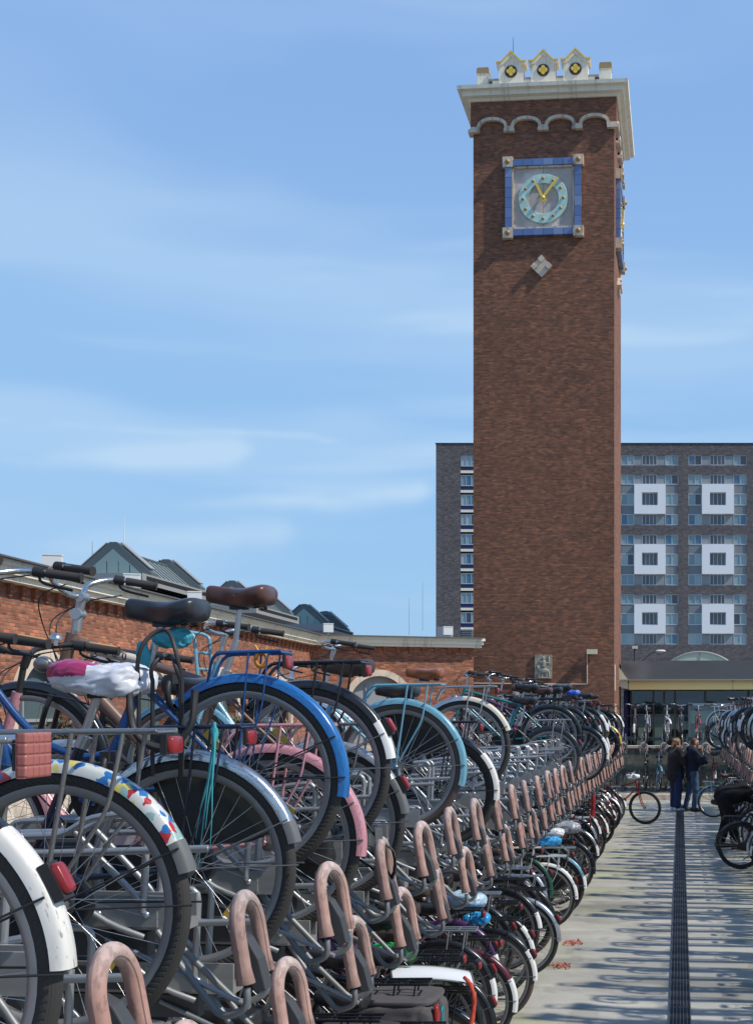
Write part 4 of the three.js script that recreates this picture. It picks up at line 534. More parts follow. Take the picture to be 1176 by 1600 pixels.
B.h1 = bicycle('bicycle', 'black upper bicycle with worn white mudguard tail and faded square red reflector', { style: 'men', lod: 0, frame: K.black, guard: K.black, tail: whiteWorn, tailDeg: 46, guardEnd: 177, carrier: K.steel, carrierX: 1.15, square: true, lightMat: K.redDull, guardLight: true, stays: K.plastic }, upPos(0, 0.035), Math.PI);
B.h2 = bicycle('bicycle', 'dark blue upper bicycle with colourful mosaic rear mudguard and silver carrier', { style: 'low', lod: 0, frame: P.navy, guard: mosaic, tail: flapGrey, tailDeg: 13, guardEnd: 165, carrier: K.steelDull, carrierX: 1.2, seatX: 0.11, stays: K.plastic, rim: K.rimDull }, upPos(2, -0.04), Math.PI);
B.h3 = bicycle('bicycle', 'navy upper bicycle with shiny chrome mudguards and plastic-wrapped saddle', { style: 'low', lod: 0, frame: P.navy, guard: K.chrome, tail: flapGrey, tailDeg: 11, guardEnd: 167, carrier: P.navy, carrierX: 0.8, rim: K.rimDull, skirt: mat([0.05, 0.055, 0.05], 0.25, 0, { transmission: 0.35, thickness: 0 }), bar: K.steel, post: K.steel }, upPos(4, -0.02), Math.PI);
B.h4 = bicycle('bicycle', 'royal blue upper bicycle with bright blue mudguard and black saddle', { style: 'oma2', lod: 0, frame: P.royal, guard: P.azure, tail: false, guardEnd: 189, carrier: P.royal, carrierX: 0.62, saddle: K.saddleBlack, saddleKind: 'city', stays: K.plastic, rim: K.rim, bars: 'swept', frontGuard: P.royal }, upPos(5, 0.02), Math.PI);
B.h5 = bicycle('bicycle', 'pink step-through upper bicycle with black handlebar and orange-edged grips', { style: 'oma', lod: 0, frame: P.pink, guard: P.pink, tail: false, guardEnd: 188, carrier: P.pink, case: mat([0.55, 0.56, 0.56], 0.5), bar: K.plastic, stem: K.plastic, fork: P.pink, bars: 'swept', light: false }, upPos(6, -0.02), Math.PI);
B.h6 = bicycle('bicycle', 'dark bronze upper bicycle with high brown saddle and silver handlebar', { style: 'thick', lod: 0, frame: P.bronze, fork: K.black, guard: K.black, guardEnd: 172, carrier: K.black, saddle: K.saddleBrown, seatUp: 0.13, guardLight: true, bars: 'high', post: K.steel }, upPos(7, 0), Math.PI);
B.h7 = bicycle('bicycle', 'black upper bicycle with silver mudguard below the bronze one', { style: 'lady', lod: 0, frame: K.black, guard: P.silver, tail: flapGrey, guardEnd: 172, carrier: K.steelDull, rim: K.rim, guardLight: true }, upPos(8, -0.03), Math.PI);
B.lb = bicycle('bicycle', 'light blue upper bicycle with black coat guard and dark brown saddle', { style: 'oma', lod: 0, frame: P.sky, guard: P.sky, tail: false, guardEnd: 196, carrier: P.sky, skirt: K.skirt, saddle: K.saddleDark, seatUp: -0.05, tyre: K.rubberBrown, rim: K.rimDull, light: false, bars: 'swept' }, upPos(11, 0.02, -0.05), Math.PI);
B.u5 = bicycle('bicycle', 'black upper bicycle with long white mudguard tail behind the light blue one', { style: 'oma', lod: 0, frame: K.black, guard: K.black, tail: whiteWorn, tailDeg: 50, guardEnd: 188, carrier: K.black, seatUp: 0.05, bars: 'high', stays: K.plastic, rim: K.rimDark }, upPos(14, 0.02), Math.PI);
B.u9 = bicycle('bicycle', 'silver upper bicycle with cream mudguard, red rear lamp and tan saddle', { style: 'lady', lod: 0, frame: P.silver, guard: P.silver, tail: mat([0.62, 0.58, 0.48], 0.45), tailDeg: 70, guardEnd: 160, carrier: K.steel, saddle: K.saddleTan, seatUp: -0.05, rim: K.rim }, upPos(17, -0.05), Math.PI);
{ const fc = mesh('front_carrier', merge([bent([V(1.0, 0.80, 0.10), V(1.02, 1.06, 0.11), V(1.06, 1.08, 0.11), V(1.06, 1.08, -0.11), V(1.02, 1.06, -0.11), V(1.0, 0.80, -0.10)], 0.010, 8, 0.05), cyl(V(1.01, 0.88, -0.1), V(1.01, 0.88, 0.1), 0.008), cyl(V(1.015, 0.97, -0.1), V(1.015, 0.97, 0.1), 0.008), cyl(V(1.0, 0.80, -0.1), V(1.38, 0.82, -0.1), 0.008), cyl(V(1.0, 0.80, 0.1), V(1.38, 0.82, 0.1), 0.008), cyl(V(1.38, 0.82, -0.1), V(1.38, 0.82, 0.1), 0.008)]).translate(DX, 0, 0), P.sky, B.lb); }
mesh('adjustable_stem', merge([cyl(V(0.915, 0.93, 0), V(0.905, 1.00, 0), 0.021, 0.021, 14), cyl(V(0.905, 1.00, -0.026), V(0.905, 1.00, 0.026), 0.024, 0.024, 16), cyl(V(0.905, 1.00, 0), V(0.887, 1.075, 0), 0.018, 0.021, 14), cyl(V(0.887, 1.07, -0.03), V(0.887, 1.07, 0.03), 0.021, 0.021, 14)]).translate(DX, 0, 0), K.steel, B.h6);
for (const s of [-1, 1]) mesh('grip_edge', merge([cyl(V(0.775, 1.125, s * 0.276), V(0.668, 1.106, s * 0.286), 0.0045, 0.006, 6)]).translate(DX, 0, 0), mat([0.62, 0.34, 0.14], 0.6), B.h5);
for (const [b, s] of [[B.h5, 1], [B.h6, -1], [B.h3, 1]]) mesh('bell', merge([new THREE.SphereGeometry(0.027, 14, 7, 0, 6.3, 0, 1.6).translate(0.89, 1.135, s * 0.22), cyl(V(0.89, 1.11, s * 0.22), V(0.89, 1.14, s * 0.22), 0.012)]).translate(DX, 0, 0), K.chrome, b);
for (const b of [B.h2, B.h3, B.h4, B.h6]) { mesh('ring_lock', merge([new THREE.TorusGeometry(0.052, 0.011, 6, 18, 5.4).rotateZ(-1.1).rotateY(Math.PI / 2).translate(0.215, 0.655, 0), box(0.215, 0.70, 0, 0.03, 0.03, 0.09)]).translate(0.04, 0, 0), K.plastic, b); mesh('brake_cable', tube([V(0.80, 0.66, 0.02), V(0.55, 0.60, 0.03), V(0.35, 0.42, 0.04), V(0.08, 0.36, 0.05)], 0.003, 18, 4), K.plastic, b); for (const [a, x, y] of [[0.8, 0.12, 0.49], [2.2, -0.14, 0.22]]) mesh('spoke_reflector', box(0, 0, 0, 0.075, 0.03, 0.008).rotateZ(a).translate(x, y, 0.02), mat([0.62, 0.40, 0.06], 0.3), b); }
const STY = ['oma', 'oma', 'men', 'lady', 'oma2', 'men', 'low'], WORD = { oma: 'step-through', oma2: 'step-through', men: 'straight-bar', lady: 'low-bar', low: 'low-slung' };
const COL = [['black', K.black, 10], ['charcoal', P.charcoal, 3], ['navy', P.navy, 3], ['burgundy', P.burgundy, 2], ['silver', P.silver, 2], ['dark green', P.green, 1.5], ['teal', P.teal, 1], ['purple', P.purple, 1], ['white', P.white, 0.8], ['red', P.red, 0.8], ['royal blue', P.royal, 0.7], ['sky blue', P.sky, 0.6]];
const CT = COL.reduce((a, c) => a + c[2], 0), SADC = ['black', 'black', 'black', 'brown', 'dark'], SADM = { black: K.saddleBlack, brown: K.saddleBrown, dark: K.saddleDark, tan: K.saddleTan };
function randomBike(rnd, lod, over = {}) {
  let r = rnd() * CT, i = 0; while (r > COL[i][2]) r -= COL[i++][2];
  const c = COL[i], style = STY[Math.floor(rnd() * STY.length)], sad = SADC[Math.floor(rnd() * 5)], g = rnd(), tailK = rnd(), car = rnd();
  const o = { style, lod, frame: c[1], saddle: SADM[sad], saddleKind: rnd() < 0.7 ? 'city' : 'sport', seatUp: Math.round((rnd() * 0.14 - 0.04) * 50) / 50, guard: g < 0.55 ? K.black : g < 0.78 ? P.silver : c[1], tail: tailK < 0.5 ? K.whiteTail : false, tailDeg: 22 + Math.floor(rnd() * 3) * 8, guardEnd: 175 + Math.floor(rnd() * 3) * 8, carrier: car < (over.lot ?? 0.62) ? K.black : car < 0.9 ? K.steel : K.white, bars: ['swept', 'high', 'flat'][Math.floor(rnd() * 2.6)], guardLight: rnd() < 0.4, rim: rnd() < 0.6 ? K.rim : rnd() < 0.5 ? K.rimDull : K.rimDark, skirt: rnd() < 0.25 ? K.skirt : null, grip: rnd() < 0.2 ? K.saddleBrown : K.grip, tyre: rnd() < 0.12 ? K.rubberBrown : null, steer: (rnd() - 0.5) * 0.25, light: rnd() < 0.5, case: rnd() < 0.25 ? K.steelDull : K.plastic, color: c[0], sad, ...over };
  o.desc = `${o.color} ${WORD[o.style]} bicycle, ${o.guard === P.silver ? 'silver' : o.guard === K.black ? 'black' : o.guard === P.yellow ? 'yellow' : 'matching'} mudguards, ${o.sad} saddle`; return o;
}
const ub = rng(401), upOver = {
  30: { color: 'black', style: 'oma2', frame: K.black, carrier: K.steel, guard: K.black, tail: false, saddle: K.saddleBlack, sad: 'black' }, 32: { color: 'burgundy', frame: P.magenta, style: 'oma', carrier: K.steel, saddle: K.saddleBrown, sad: 'brown' }, 34: { color: 'black', frame: K.black, style: 'men', guard: K.black, tail: K.whiteTail, tailDeg: 46, guardEnd: 190, saddle: K.saddleBlack },
  31: { color: 'teal', frame: P.teal, style: 'men', saddle: K.saddleBlack }, 33: { color: 'sky blue', frame: P.sky, style: 'lady', saddle: K.saddleBrown, sad: 'brown' }, 50: { color: 'black', frame: K.black, guard: P.yellow, tail: K.whiteTail, style: 'men' }, 52: { guard: P.yellow } };
const skipUp = new Set([36, 38, 41, 44]);
for (let k = 30; k < 61; k++) { const o = randomBike(ub, lodAt(slotD(k) - 3), upOver[k]); if (skipUp.has(k)) continue; const p = upPos(k, (ub() - 0.5) * 0.30); o.lean = (ub() - 0.5) * 0.10; o.pitch = (ub() - 0.5) * 0.04; if (k === 34) p[0] += 0.22; bicycle('bicycle', `${o.desc} on the long rack's ${ordinal(k + 1)} upper tray`, o, p, Math.PI + (ub() - 0.5) * 0.16, 'bicycles on the upper trays'); }
const lb = rng(913), loOver = { 11: { frame: K.black, color: 'black', guard: K.black, tail: K.whiteTail, carrier: K.black }, 12: { frame: K.black, color: 'black', guard: K.black, carrier: K.black }, 13: { frame: K.black, color: 'black', guard: K.black, tail: false, carrier: K.black }, 14: { frame: K.black, color: 'black', guard: K.black, tail: false }, 15: { frame: K.black, color: 'black', carrier: K.steel, guard: K.black, tail: K.whiteTail }, 16: { frame: P.purple, color: 'purple', carrier: K.black, guard: P.burgundy, tail: K.whiteTail, saddle: K.saddleBlack }, 17: { frame: P.burgundy, color: 'burgundy', carrier: K.black, guard: P.purple, tail: K.whiteTail }, 18: { frame: P.burgundy, color: 'burgundy', carrier: K.black, guard: K.black, tail: K.whiteTail, tailDeg: 38 }, 8: { carrier: K.black, frame: K.black, color: 'black' }, 9: { carrier: K.black }, 10: { carrier: K.black, frame: K.black, color: 'black', guard: K.black }, 19: { frame: K.black, color: 'black', guard: K.black, tail: false, carrier: K.steel }, 21: { carrier: K.black }, 22: { carrier: K.black, frame: K.black, color: 'black' }, 20: { frame: K.black, color: 'black', guard: K.black }, 27: { frame: P.green, color: 'dark green', guard: P.green, tail: false, carrier: K.white }, 28: { frame: P.white, color: 'white', guard: K.whiteTail, carrier: K.white } };
for (let k = 5; k < 59; k++) { const o = randomBike(lb, k < 8 ? 1 : lodAt(slotD(k)), loOver[k]); const odd = k % 2; o.lean = (lb() - 0.5) * 0.10; if (lb() < 0.05 && k > 21) continue; bicycle('bicycle', `${o.desc}, ${ordinal(k - 4)} on the long rack's ground tier`, o, [-1.5 - odd * 0.12 + (lb() - 0.5) * 0.16, 0.024 + odd * 0.13, -slotD(k) + 0.0], Math.PI + (lb() - 0.5) * 0.07, 'bicycles on the ground tier'); }
B.red = bicycle('bicycle', 'red bicycle parked nose out at the far end of the long rack', { style: 'men', lod: 1, frame: P.red, guard: false, carrier: false, bars: 'flat', tyre: K.rubberFar, rim: K.rimDark, steer: -0.25, bar: K.steel }, [-1.93, 0.0, -slotD(59.2)], 0.02);
// ---------------------------------------------------------------- the rack on the other side of the aisle
const rb = rng(555), RS = 8.0, RX = 1.02;
for (let i = 0; i < 8; i++) rackFrame(`steel frame of the rack across the aisle, ${ordinal(i + 1)} section from the near end`, [RX, 0, -(RS - 1.5 + i * 3.2 + 2.6)], Math.PI, 8, R.dark, 'frames of the rack across the aisle');
for (let k = 0; k < 60; k++) { const d = RS + k * PITCH; if (d > 31.5) break; const seen = d > 17;
  tray(`grey upper tray of the rack across the aisle, ${ordinal(k + 1)} from its near end`, [RX + (rb() - 0.5) * 0.03, deckY(k), -d], Math.PI, seen ? 1 : 2, 'upper trays across the aisle');
  const o1 = randomBike(rb, seen && d < 24 ? 1 : 2, d > 30 ? { color: 'white', frame: P.white, carrier: K.white, style: 'lady' } : {}), o2 = randomBike(rb, seen ? 1 : 2), r1 = rb(), r2 = rb(), j = rb();
  if (r1 < (seen ? 0.85 : 0.30)) bicycle('bicycle', `${o1.desc} on the facing rack's ${ordinal(k + 1)} upper tray`, o1, [RX + 0.30 + (j - 0.5) * 0.24 - (d > 30.3 ? 0.36 : 0), deckY(k) + 0.032, -d], (rb() - 0.5) * 0.06, 'upper bicycles across the aisle');
  if (r2 < 0.8) bicycle('bicycle', `${o2.desc}, ${ordinal(k + 1)} on the facing rack's ground tier`, o2, [RX + 0.32 + (k % 2) * 0.12, 0.024 + (k % 2) * 0.13, -d], (rb() - 0.5) * 0.06, 'ground tier bicycles across the aisle'); }
// ---------------------------------------------------------------- the rack across the end
for (let i = 0; i < 2; i++) { const f = rackFrame(`green-grey steel frame of the end rack, ${i ? 'section behind the standing people' : 'section beside the clock tower'}`, [-1.6 + i * 3.2, 0.12, -34.0], -Math.PI / 2, 8, R.greenPost, 'frames of the end rack'); }
const eb = rng(31), endSpec = [[-1.25, 'up', 'back', {}], [-0.92, 'up', 'front', { color: 'charcoal', frame: P.charcoal, bars: 'swept', bar: K.plastic }], [-0.36, 'up', 'front', { color: 'white', frame: P.white, guard: K.whiteTail, bars: 'swept', bar: K.plastic, steer: 0.3 }], [0.03, 'up', 'back', { color: 'black', frame: K.black }], [0.50, 'up', 'front', { color: 'red', frame: P.red, guard: P.red, bars: 'flat', bar: K.steel, steer: 0.1 }], [1.15, 'up', 'back', { color: 'dark green', frame: P.green }], [-0.95, 'low', 'front', { color: 'black', frame: K.black, bar: K.plastic }], [-0.58, 'low', 'front', { color: 'teal', frame: P.sky, guard: P.sky, tail: K.whiteTail, bar: K.plastic, steer: 0.25 }], [-0.22, 'low', 'back', { color: 'black', frame: K.black }], [0.18, 'low', 'back', { color: 'charcoal', frame: P.charcoal, tail: K.whiteTail, guard: K.black }], [0.95, 'low', 'back', { color: 'red', frame: P.red }], [1.5, 'low', 'back', {}]];
endSpec.forEach(([x, tier, face, over], i) => { const o = randomBike(eb, 1, over), up = tier === 'up'; bicycle('bicycle', `${o.desc}, ${ordinal(up ? i + 1 : i - 5)} on the end rack's ${up ? 'upper' : 'ground'} tier`, o, face === 'front' ? [x, up ? 1.42 : 0.13, -35.35] : [x, up ? 1.42 : 0.13, -34.35], face === 'front' ? -Math.PI / 2 : Math.PI / 2, 'bicycles in the end rack'); });
for (let i = 0; i < 9; i++) { const t = tray(`tray with pale handle on the end rack, ${ordinal(i + 1)} from the tower side`, [-1.55 + i * 0.56, 1.37, -34.0], -Math.PI / 2, 1, 'trays of the end rack'); }
// ---------------------------------------------------------------- people
function blob(parts, cell, k, pad = 0.06, wob = 0) {             // parts: [a, b, ra, rb] tapered capsules joined smoothly, or [centre, radii] ellipsoids
  const lo = V(9, 9, 9), hi = V(-9, -9, -9);
  for (const p of parts) { if (p.length === 4) for (const [q, r] of [[p[0], p[2]], [p[1], p[3]]]) { lo.min(q.clone().subScalar(r)); hi.max(q.clone().addScalar(r)); } else { lo.min(p[0].clone().sub(p[1])); hi.max(p[0].clone().add(p[1])); } }
  const c = lo.clone().add(hi).multiplyScalar(0.5), d = hi.clone().sub(lo), half = Math.max(d.x, d.y, d.z) / 2 + pad, size = Math.min(120, Math.ceil(2 * half / cell)), mc = new MarchingCubes(size, new THREE.MeshStandardMaterial(), false, false, 60000), q = V(0, 0, 0), ab = V(0, 0, 0), ap = V(0, 0, 0), S = half / mc.halfsize;
  mc.isolation = 0;
  for (let z = 0; z < size; z++) for (let y = 0; y < size; y++) for (let x = 0; x < size; x++) {
    q.set((x - mc.halfsize) * S + c.x, (y - mc.halfsize) * S + c.y, (z - mc.halfsize) * S + c.z); let f = 9;
    for (const p of parts) {
      let e; if (p.length === 4) { ab.subVectors(p[1], p[0]); ap.subVectors(q, p[0]); const t = Math.min(1, Math.max(0, ap.dot(ab) / (ab.lengthSq() || 1))); e = ap.addScaledVector(ab, -t).length() - (p[2] + (p[3] - p[2]) * t); } else { ap.subVectors(q, p[0]); const r = p[1], l = Math.hypot(ap.x / r.x, ap.y / r.y, ap.z / r.z); e = (l - 1) * Math.min(r.x, r.y, r.z); }
      const h = Math.max(k - Math.abs(f - e), 0) / k; f = Math.min(f, e) - h * h * k * 0.25;
    }
    if (wob) f += wob * (Math.sin(q.y * 38 + q.x * 21 + Math.sin(q.z * 17) * 2) * 0.6 + Math.sin(q.x * 47 - q.y * 19 + q.z * 33) * 0.4);
    mc.field[x + y * mc.size + z * mc.size2] = -f;
  }
  mc.update();
  const n = mc.geometry.drawRange.count || mc.count, pos = new Float32Array(mc.positionArray.subarray(0, mc.count * 3)), nor = new Float32Array(mc.normalArray.subarray(0, mc.count * 3));
  for (let i = 0; i < pos.length; i += 3) { pos[i] = pos[i] * half + c.x; pos[i + 1] = pos[i + 1] * half + c.y; pos[i + 2] = pos[i + 2] * half + c.z; const l = Math.hypot(nor[i], nor[i + 1], nor[i + 2]) || 1; nor[i] /= l; nor[i + 1] /= l; nor[i + 2] /= l; }
  const g = new THREE.BufferGeometry(); g.setAttribute('position', new THREE.BufferAttribute(pos, 3)); g.setAttribute('normal', new THREE.BufferAttribute(nor, 3)); g.setAttribute('uv', new THREE.BufferAttribute(new Float32Array(pos.length / 3 * 2), 2)); return idx(g);
}
const skin = mat([0.55, 0.30, 0.21], 0.55), cloth = (r, g, b) => mat([r, g, b], 0.9, 0, { sheen: 0.3 }), eyeM = mat([0.02, 0.015, 0.012], 0.3), lipM = mat([0.40, 0.16, 0.13], 0.5);
function handParts(w, dir, up, side) {                           // palm with four unequal bent fingers and a thumb, from the wrist along dir
  const s = dir.clone().cross(up).normalize().multiplyScalar(side), at3 = (a, b, c) => w.clone().addScaledVector(dir, a).addScaledVector(up, b).addScaledVector(s, c), l = [[at3(0, 0, 0), at3(0.04, 0, 0), 0.024, 0.026], [at3(0.035, 0, -0.018), at3(0.085, -0.004, -0.024), 0.017, 0.015], [at3(0.035, 0, 0.018), at3(0.085, -0.004, 0.024), 0.017, 0.015]];
  [[-0.030, 0.060], [-0.010, 0.072], [0.011, 0.068], [0.031, 0.052]].forEach(([o, len]) => { const a = at3(0.085, 0, o), b = at3(0.085 + len * 0.45, -0.012, o), c = at3(0.085 + len * 0.72, -0.034, o), d = at3(0.085 + len * 0.8, -0.056, o); l.push([a, b, 0.0095, 0.009], [b, c, 0.009, 0.0085], [c, d, 0.0085, 0.008]); });
  const t0 = at3(0.025, 0, -0.03), t1 = at3(0.055, -0.02, -0.052), t2 = at3(0.085, -0.034, -0.050); l.push([t0, t1, 0.013, 0.0105], [t1, t2, 0.0105, 0.009]); return l;
}
// J: joints; head: centre H and facing F (unit)
function person(label, pos, turn, J, C) {
  const t = thing('person', label, 'person', pos, turn), g = [];
  g.push(blob([[J.pelvis, J.chest, 0.125, 0.135], [J.chest, J.neck, 0.12, 0.06], [J.neck, J.H, 0.055, 0.06], ...[0, 1].flatMap((i) => [[J.sh[i], J.el[i], 0.05, 0.042], [J.el[i], J.wr[i], 0.041, 0.028], [J.chest, J.sh[i], 0.09, 0.055], [J.hip[i], J.kn[i], 0.085, 0.058], [J.kn[i], J.an[i], 0.056, 0.036], [J.an[i], J.an[i].clone().lerp(J.toe[i], 0.7), 0.033, 0.014]])], 0.02, 0.03));
  const f = J.F.clone().normalize(), up = J.U.clone().addScaledVector(f, -J.U.dot(f)).normalize(), r = up.clone().cross(f), hp = (x, y, z) => J.H.clone().addScaledVector(r, x).addScaledVector(up, y).addScaledVector(f, z);
  const hd = [[hp(0, 0.025, -0.012), hp(0, 0.03, 0.02), 0.083, 0.076], [hp(0, -0.04, 0.03), hp(0, -0.085, 0.055), 0.055, 0.030], [hp(0, 0.005, 0.09), hp(0, -0.028, 0.107), 0.009, 0.014], [J.neck, hp(0, -0.05, -0.01), 0.055, 0.052], ...[-1, 1].flatMap((s) => [[hp(s * 0.078, 0.015, -0.005), hp(s * 0.080, -0.028, 0.0), 0.014, 0.010], [hp(s * 0.034, -0.012, 0.072), hp(s * 0.042, -0.02, 0.06), 0.018, 0.018]])];
  g.push(blob(hd, 0.0075, 0.018, 0.02)); for (const i of [0, 1]) g.push(blob(handParts(J.wr[i], J.hd[i].clone().normalize(), J.hu[i].clone().normalize(), i ? -1 : 1), 0.0055, 0.007, 0.015));
  const body = mesh('body', merge(g), skin, t);
  for (const s of [-1, 1]) mesh('eye', new THREE.SphereGeometry(0.011, 8, 6), eyeM, body).position.copy(hp(s * 0.032, 0.012, 0.084)); mesh('mouth', new THREE.SphereGeometry(1, 8, 6).scale(0.022, 0.006, 0.008), lipM, body).position.copy(hp(0, -0.056, 0.092));
  mesh('hair', blob(C.hair(hp), 0.009, 0.02, 0.02, 0.002), C.hairM, body);
  const top = [[J.pelvis.clone().lerp(J.chest, C.short ? 0.05 : -0.28), J.chest, C.hem || 0.175, 0.165], [J.pelvis.clone().lerp(J.chest, 0.2).add(V(0.05, 0, 0)), J.chest.clone().add(V(0.06, 0, 0)), 0.14, 0.13], [J.pelvis.clone().lerp(J.chest, 0.2).add(V(-0.05, 0, 0)), J.chest.clone().add(V(-0.06, 0, 0)), 0.14, 0.13], [J.chest, J.neck, 0.14, 0.085], ...[0, 1].flatMap((i) => [[J.chest, J.sh[i], 0.11, 0.085], [J.sh[i], J.el[i], 0.083, 0.070], [J.el[i], J.wr[i].clone().lerp(J.el[i], 0.08), 0.068, 0.052]])]; if (C.hood) top.push([J.neck.clone().addScaledVector(f, -0.09), J.neck.clone().addScaledVector(f, -0.06).add(V(0, -0.06, 0)), 0.07, 0.09]);
  mesh('jacket', blob(top, 0.02, 0.05, 0.06, 0.006), C.top, body);
  mesh('trousers', blob([[J.pelvis, J.pelvis.clone().add(V(0, 0.06, 0)), 0.15, 0.14], ...[0, 1].flatMap((i) => [[J.hip[i], J.kn[i], 0.115, C.wide ? 0.09 : 0.076], [J.kn[i], J.an[i].clone().lerp(J.kn[i], C.wide ? 0.14 : 0.04), C.wide ? 0.09 : 0.073, C.wide ? 0.088 : 0.056]])], 0.02, 0.03, 0.06, 0.005), C.legs, body);
  for (const i of [0, 1]) { const d = J.toe[i].clone().sub(J.an[i]).setY(0).normalize(), b = J.an[i].clone().setY(J.an[i].y - 0.03); mesh('shoe', blob([[b.clone().addScaledVector(d, -0.05), b.clone().addScaledVector(d, 0.05), 0.045, 0.048], [b.clone().addScaledVector(d, 0.05).setY(b.y - 0.012), b.clone().addScaledVector(d, 0.17).setY(b.y - 0.016), 0.044, 0.033]], 0.012, 0.03, 0.03), C.shoe, body); }
  return t;
}
const stand = (o) => ({ pelvis: V(0, 0.93, 0), chest: V(0, 1.26, -0.01), neck: V(0, 1.46, 0), H: V(0, 1.60, 0.03), F: V(0, 0, 1), U: V(0, 1, 0), sh: [V(-0.185, 1.41, -0.01), V(0.185, 1.41, -0.01)], hip: [V(-0.09, 0.90, 0), V(0.09, 0.90, 0)], ...o });
{ // woman in a dark coat, seen from behind, looking towards the man
  const J = stand({ H: V(0.01, 1.585, 0.04), F: V(0.35, -0.25, 1), el: [V(-0.25, 1.15, 0.08), V(0.25, 1.15, 0.10)], wr: [V(-0.09, 1.16, 0.27), V(0.08, 1.14, 0.29)], hd: [V(0.7, 0.1, 0.5), V(-0.5, 0.2, 0.7)], hu: [V(0, 1, 0), V(0, 1, 0)], kn: [V(-0.10, 0.50, 0.02), V(0.10, 0.50, 0.03)], an: [V(-0.11, 0.085, -0.03), V(0.12, 0.085, 0.03)], toe: [V(-0.13, 0.03, 0.16), V(0.15, 0.03, 0.22)] });
  const w = person('person with tied blond hair in long dark coat, navy trousers and white trainers', [-0.11, 0, -29.35], 2.15, J, { top: cloth(0.018, 0.017, 0.016), legs: cloth(0.016, 0.028, 0.085), shoe: mat([0.7, 0.7, 0.68], 0.6), wide: true, hem: 0.20, hairM: mat([0.20, 0.115, 0.055], 0.6), hair: (h) => [[h(0, 0.035, -0.02), h(0, 0.05, 0.01), 0.092, 0.082], [h(0, -0.02, -0.06), h(0, 0.03, -0.05), 0.06, 0.08], [h(0, 0.06, -0.10), h(0, 0.055, -0.13), 0.03, 0.036], [h(0, 0.04, -0.13), h(0.02, -0.12, -0.14), 0.034, 0.018]] });
  mesh('shoulder_yoke', blob([[J.chest.clone().add(V(0, 0.06, -0.02)), J.neck.clone().add(V(0, -0.03, 0)), 0.155, 0.10], [J.chest, J.sh[0], 0.12, 0.092], [J.chest, J.sh[1], 0.12, 0.092]], 0.02, 0.05, 0.06, 0.004), cloth(0.05, 0.042, 0.03), w);
}
{ // man in a navy jacket and jeans, facing along the rack, one hand raised to his chin
  const J = stand({ H: V(0, 1.60, 0.05), F: V(0.05, -0.05, 1), el: [V(-0.25, 1.17, 0.16), V(0.24, 1.15, 0.14)], wr: [V(-0.10, 1.34, 0.32), V(0.05, 1.16, 0.35)], hd: [V(0.3, 0.9, 0.1), V(-0.6, 0.3, 0.6)], hu: [V(0, 0.2, 1), V(0, 1, 0)], kn: [V(-0.10, 0.50, 0.05), V(0.10, 0.50, -0.06)], an: [V(-0.11, 0.085, 0.0), V(0.11, 0.085, -0.17)], toe: [V(-0.13, 0.03, 0.2), V(0.13, 0.03, 0.04)] });
  person('person with short brown hair in navy hooded jacket and blue jeans, hand at the chin', [0.30, 0, -29.3], 1.72, J, { top: cloth(0.011, 0.013, 0.028), hood: true, legs: cloth(0.045, 0.085, 0.15), shoe: mat([0.02, 0.02, 0.022], 0.6), hairM: mat([0.10, 0.05, 0.03], 0.7), hair: (h) => [[h(0, 0.045, -0.02), h(0, 0.062, 0.022), 0.085, 0.066], [h(0, -0.005, -0.045), h(0, 0.03, -0.04), 0.062, 0.074]] });
}
{ // person in black stooping over a bicycle
  const J = { pelvis: V(0, 0.90, -0.10), chest: V(0, 0.99, 0.26), neck: V(0, 0.95, 0.45), H: V(0, 0.86, 0.56), F: V(0, -0.8, 0.55), U: V(0, 0.55, 0.8), sh: [V(-0.19, 0.95, 0.40), V(0.19, 0.95, 0.40)], el: [V(-0.24, 0.70, 0.46), V(0.24, 0.70, 0.44)], wr: [V(-0.16, 0.52, 0.60), V(0.16, 0.55, 0.60)], hd: [V(0.1, -0.6, 0.7), V(-0.1, -0.6, 0.7)], hu: [V(0, 0.7, 0.6), V(0, 0.7, 0.6)], hip: [V(-0.10, 0.87, -0.10), V(0.10, 0.87, -0.10)], kn: [V(-0.12, 0.48, 0.04), V(0.12, 0.48, -0.03)], an: [V(-0.14, 0.085, 0.10), V(0.15, 0.085, -0.15)], toe: [V(-0.16, 0.03, 0.30), V(0.17, 0.03, 0.06)] };
  person('person in black coat and trousers stooping forward behind a black bicycle', [0.84, 0, -21.6], 1.62, J, { top: cloth(0.008, 0.008, 0.009), short: true, hem: 0.185, legs: cloth(0.009, 0.009, 0.011), shoe: mat([0.015, 0.015, 0.016], 0.6), wide: true, hairM: mat([0.09, 0.045, 0.03], 0.65), hair: (h) => [[h(0, 0.035, -0.02), h(0, 0.05, 0.02), 0.094, 0.085], [h(0, -0.03, -0.05), h(0, 0.03, -0.05), 0.075, 0.085], [h(0.06, -0.10, 0.0), h(0.06, 0.02, -0.02), 0.035, 0.05], [h(-0.06, -0.10, 0.0), h(-0.06, 0.02, -0.02), 0.035, 0.05]] });
}
bicycle('bicycle', 'black bicycle with rear carrier standing beside the stooping person', { style: 'oma2', lod: 1, frame: K.black, guard: K.black, tail: false, carrier: K.black, rim: K.rimDark, stand: true, lightMat: K.plastic }, [0.90, 0.0, -18.9], 0.03);
bicycle('bicycle', 'black bicycle parked just past the front of the one beside the stooping person', { style: 'men', lod: 1, frame: K.black, guard: K.black, tail: false, rim: K.rimDark }, [1.48, 0.0, -19.35], 0.02);
bicycle('bicycle', 'light blue bicycle with long carrier standing beside the person in the navy jacket', { style: 'oma', lod: 1, frame: P.sky, guard: P.sky, tail: false, carrier: P.sky, rim: K.rim, stand: true, light: false, saddle: K.saddleDark }, [0.73, 0.0, -27.7], -0.04);
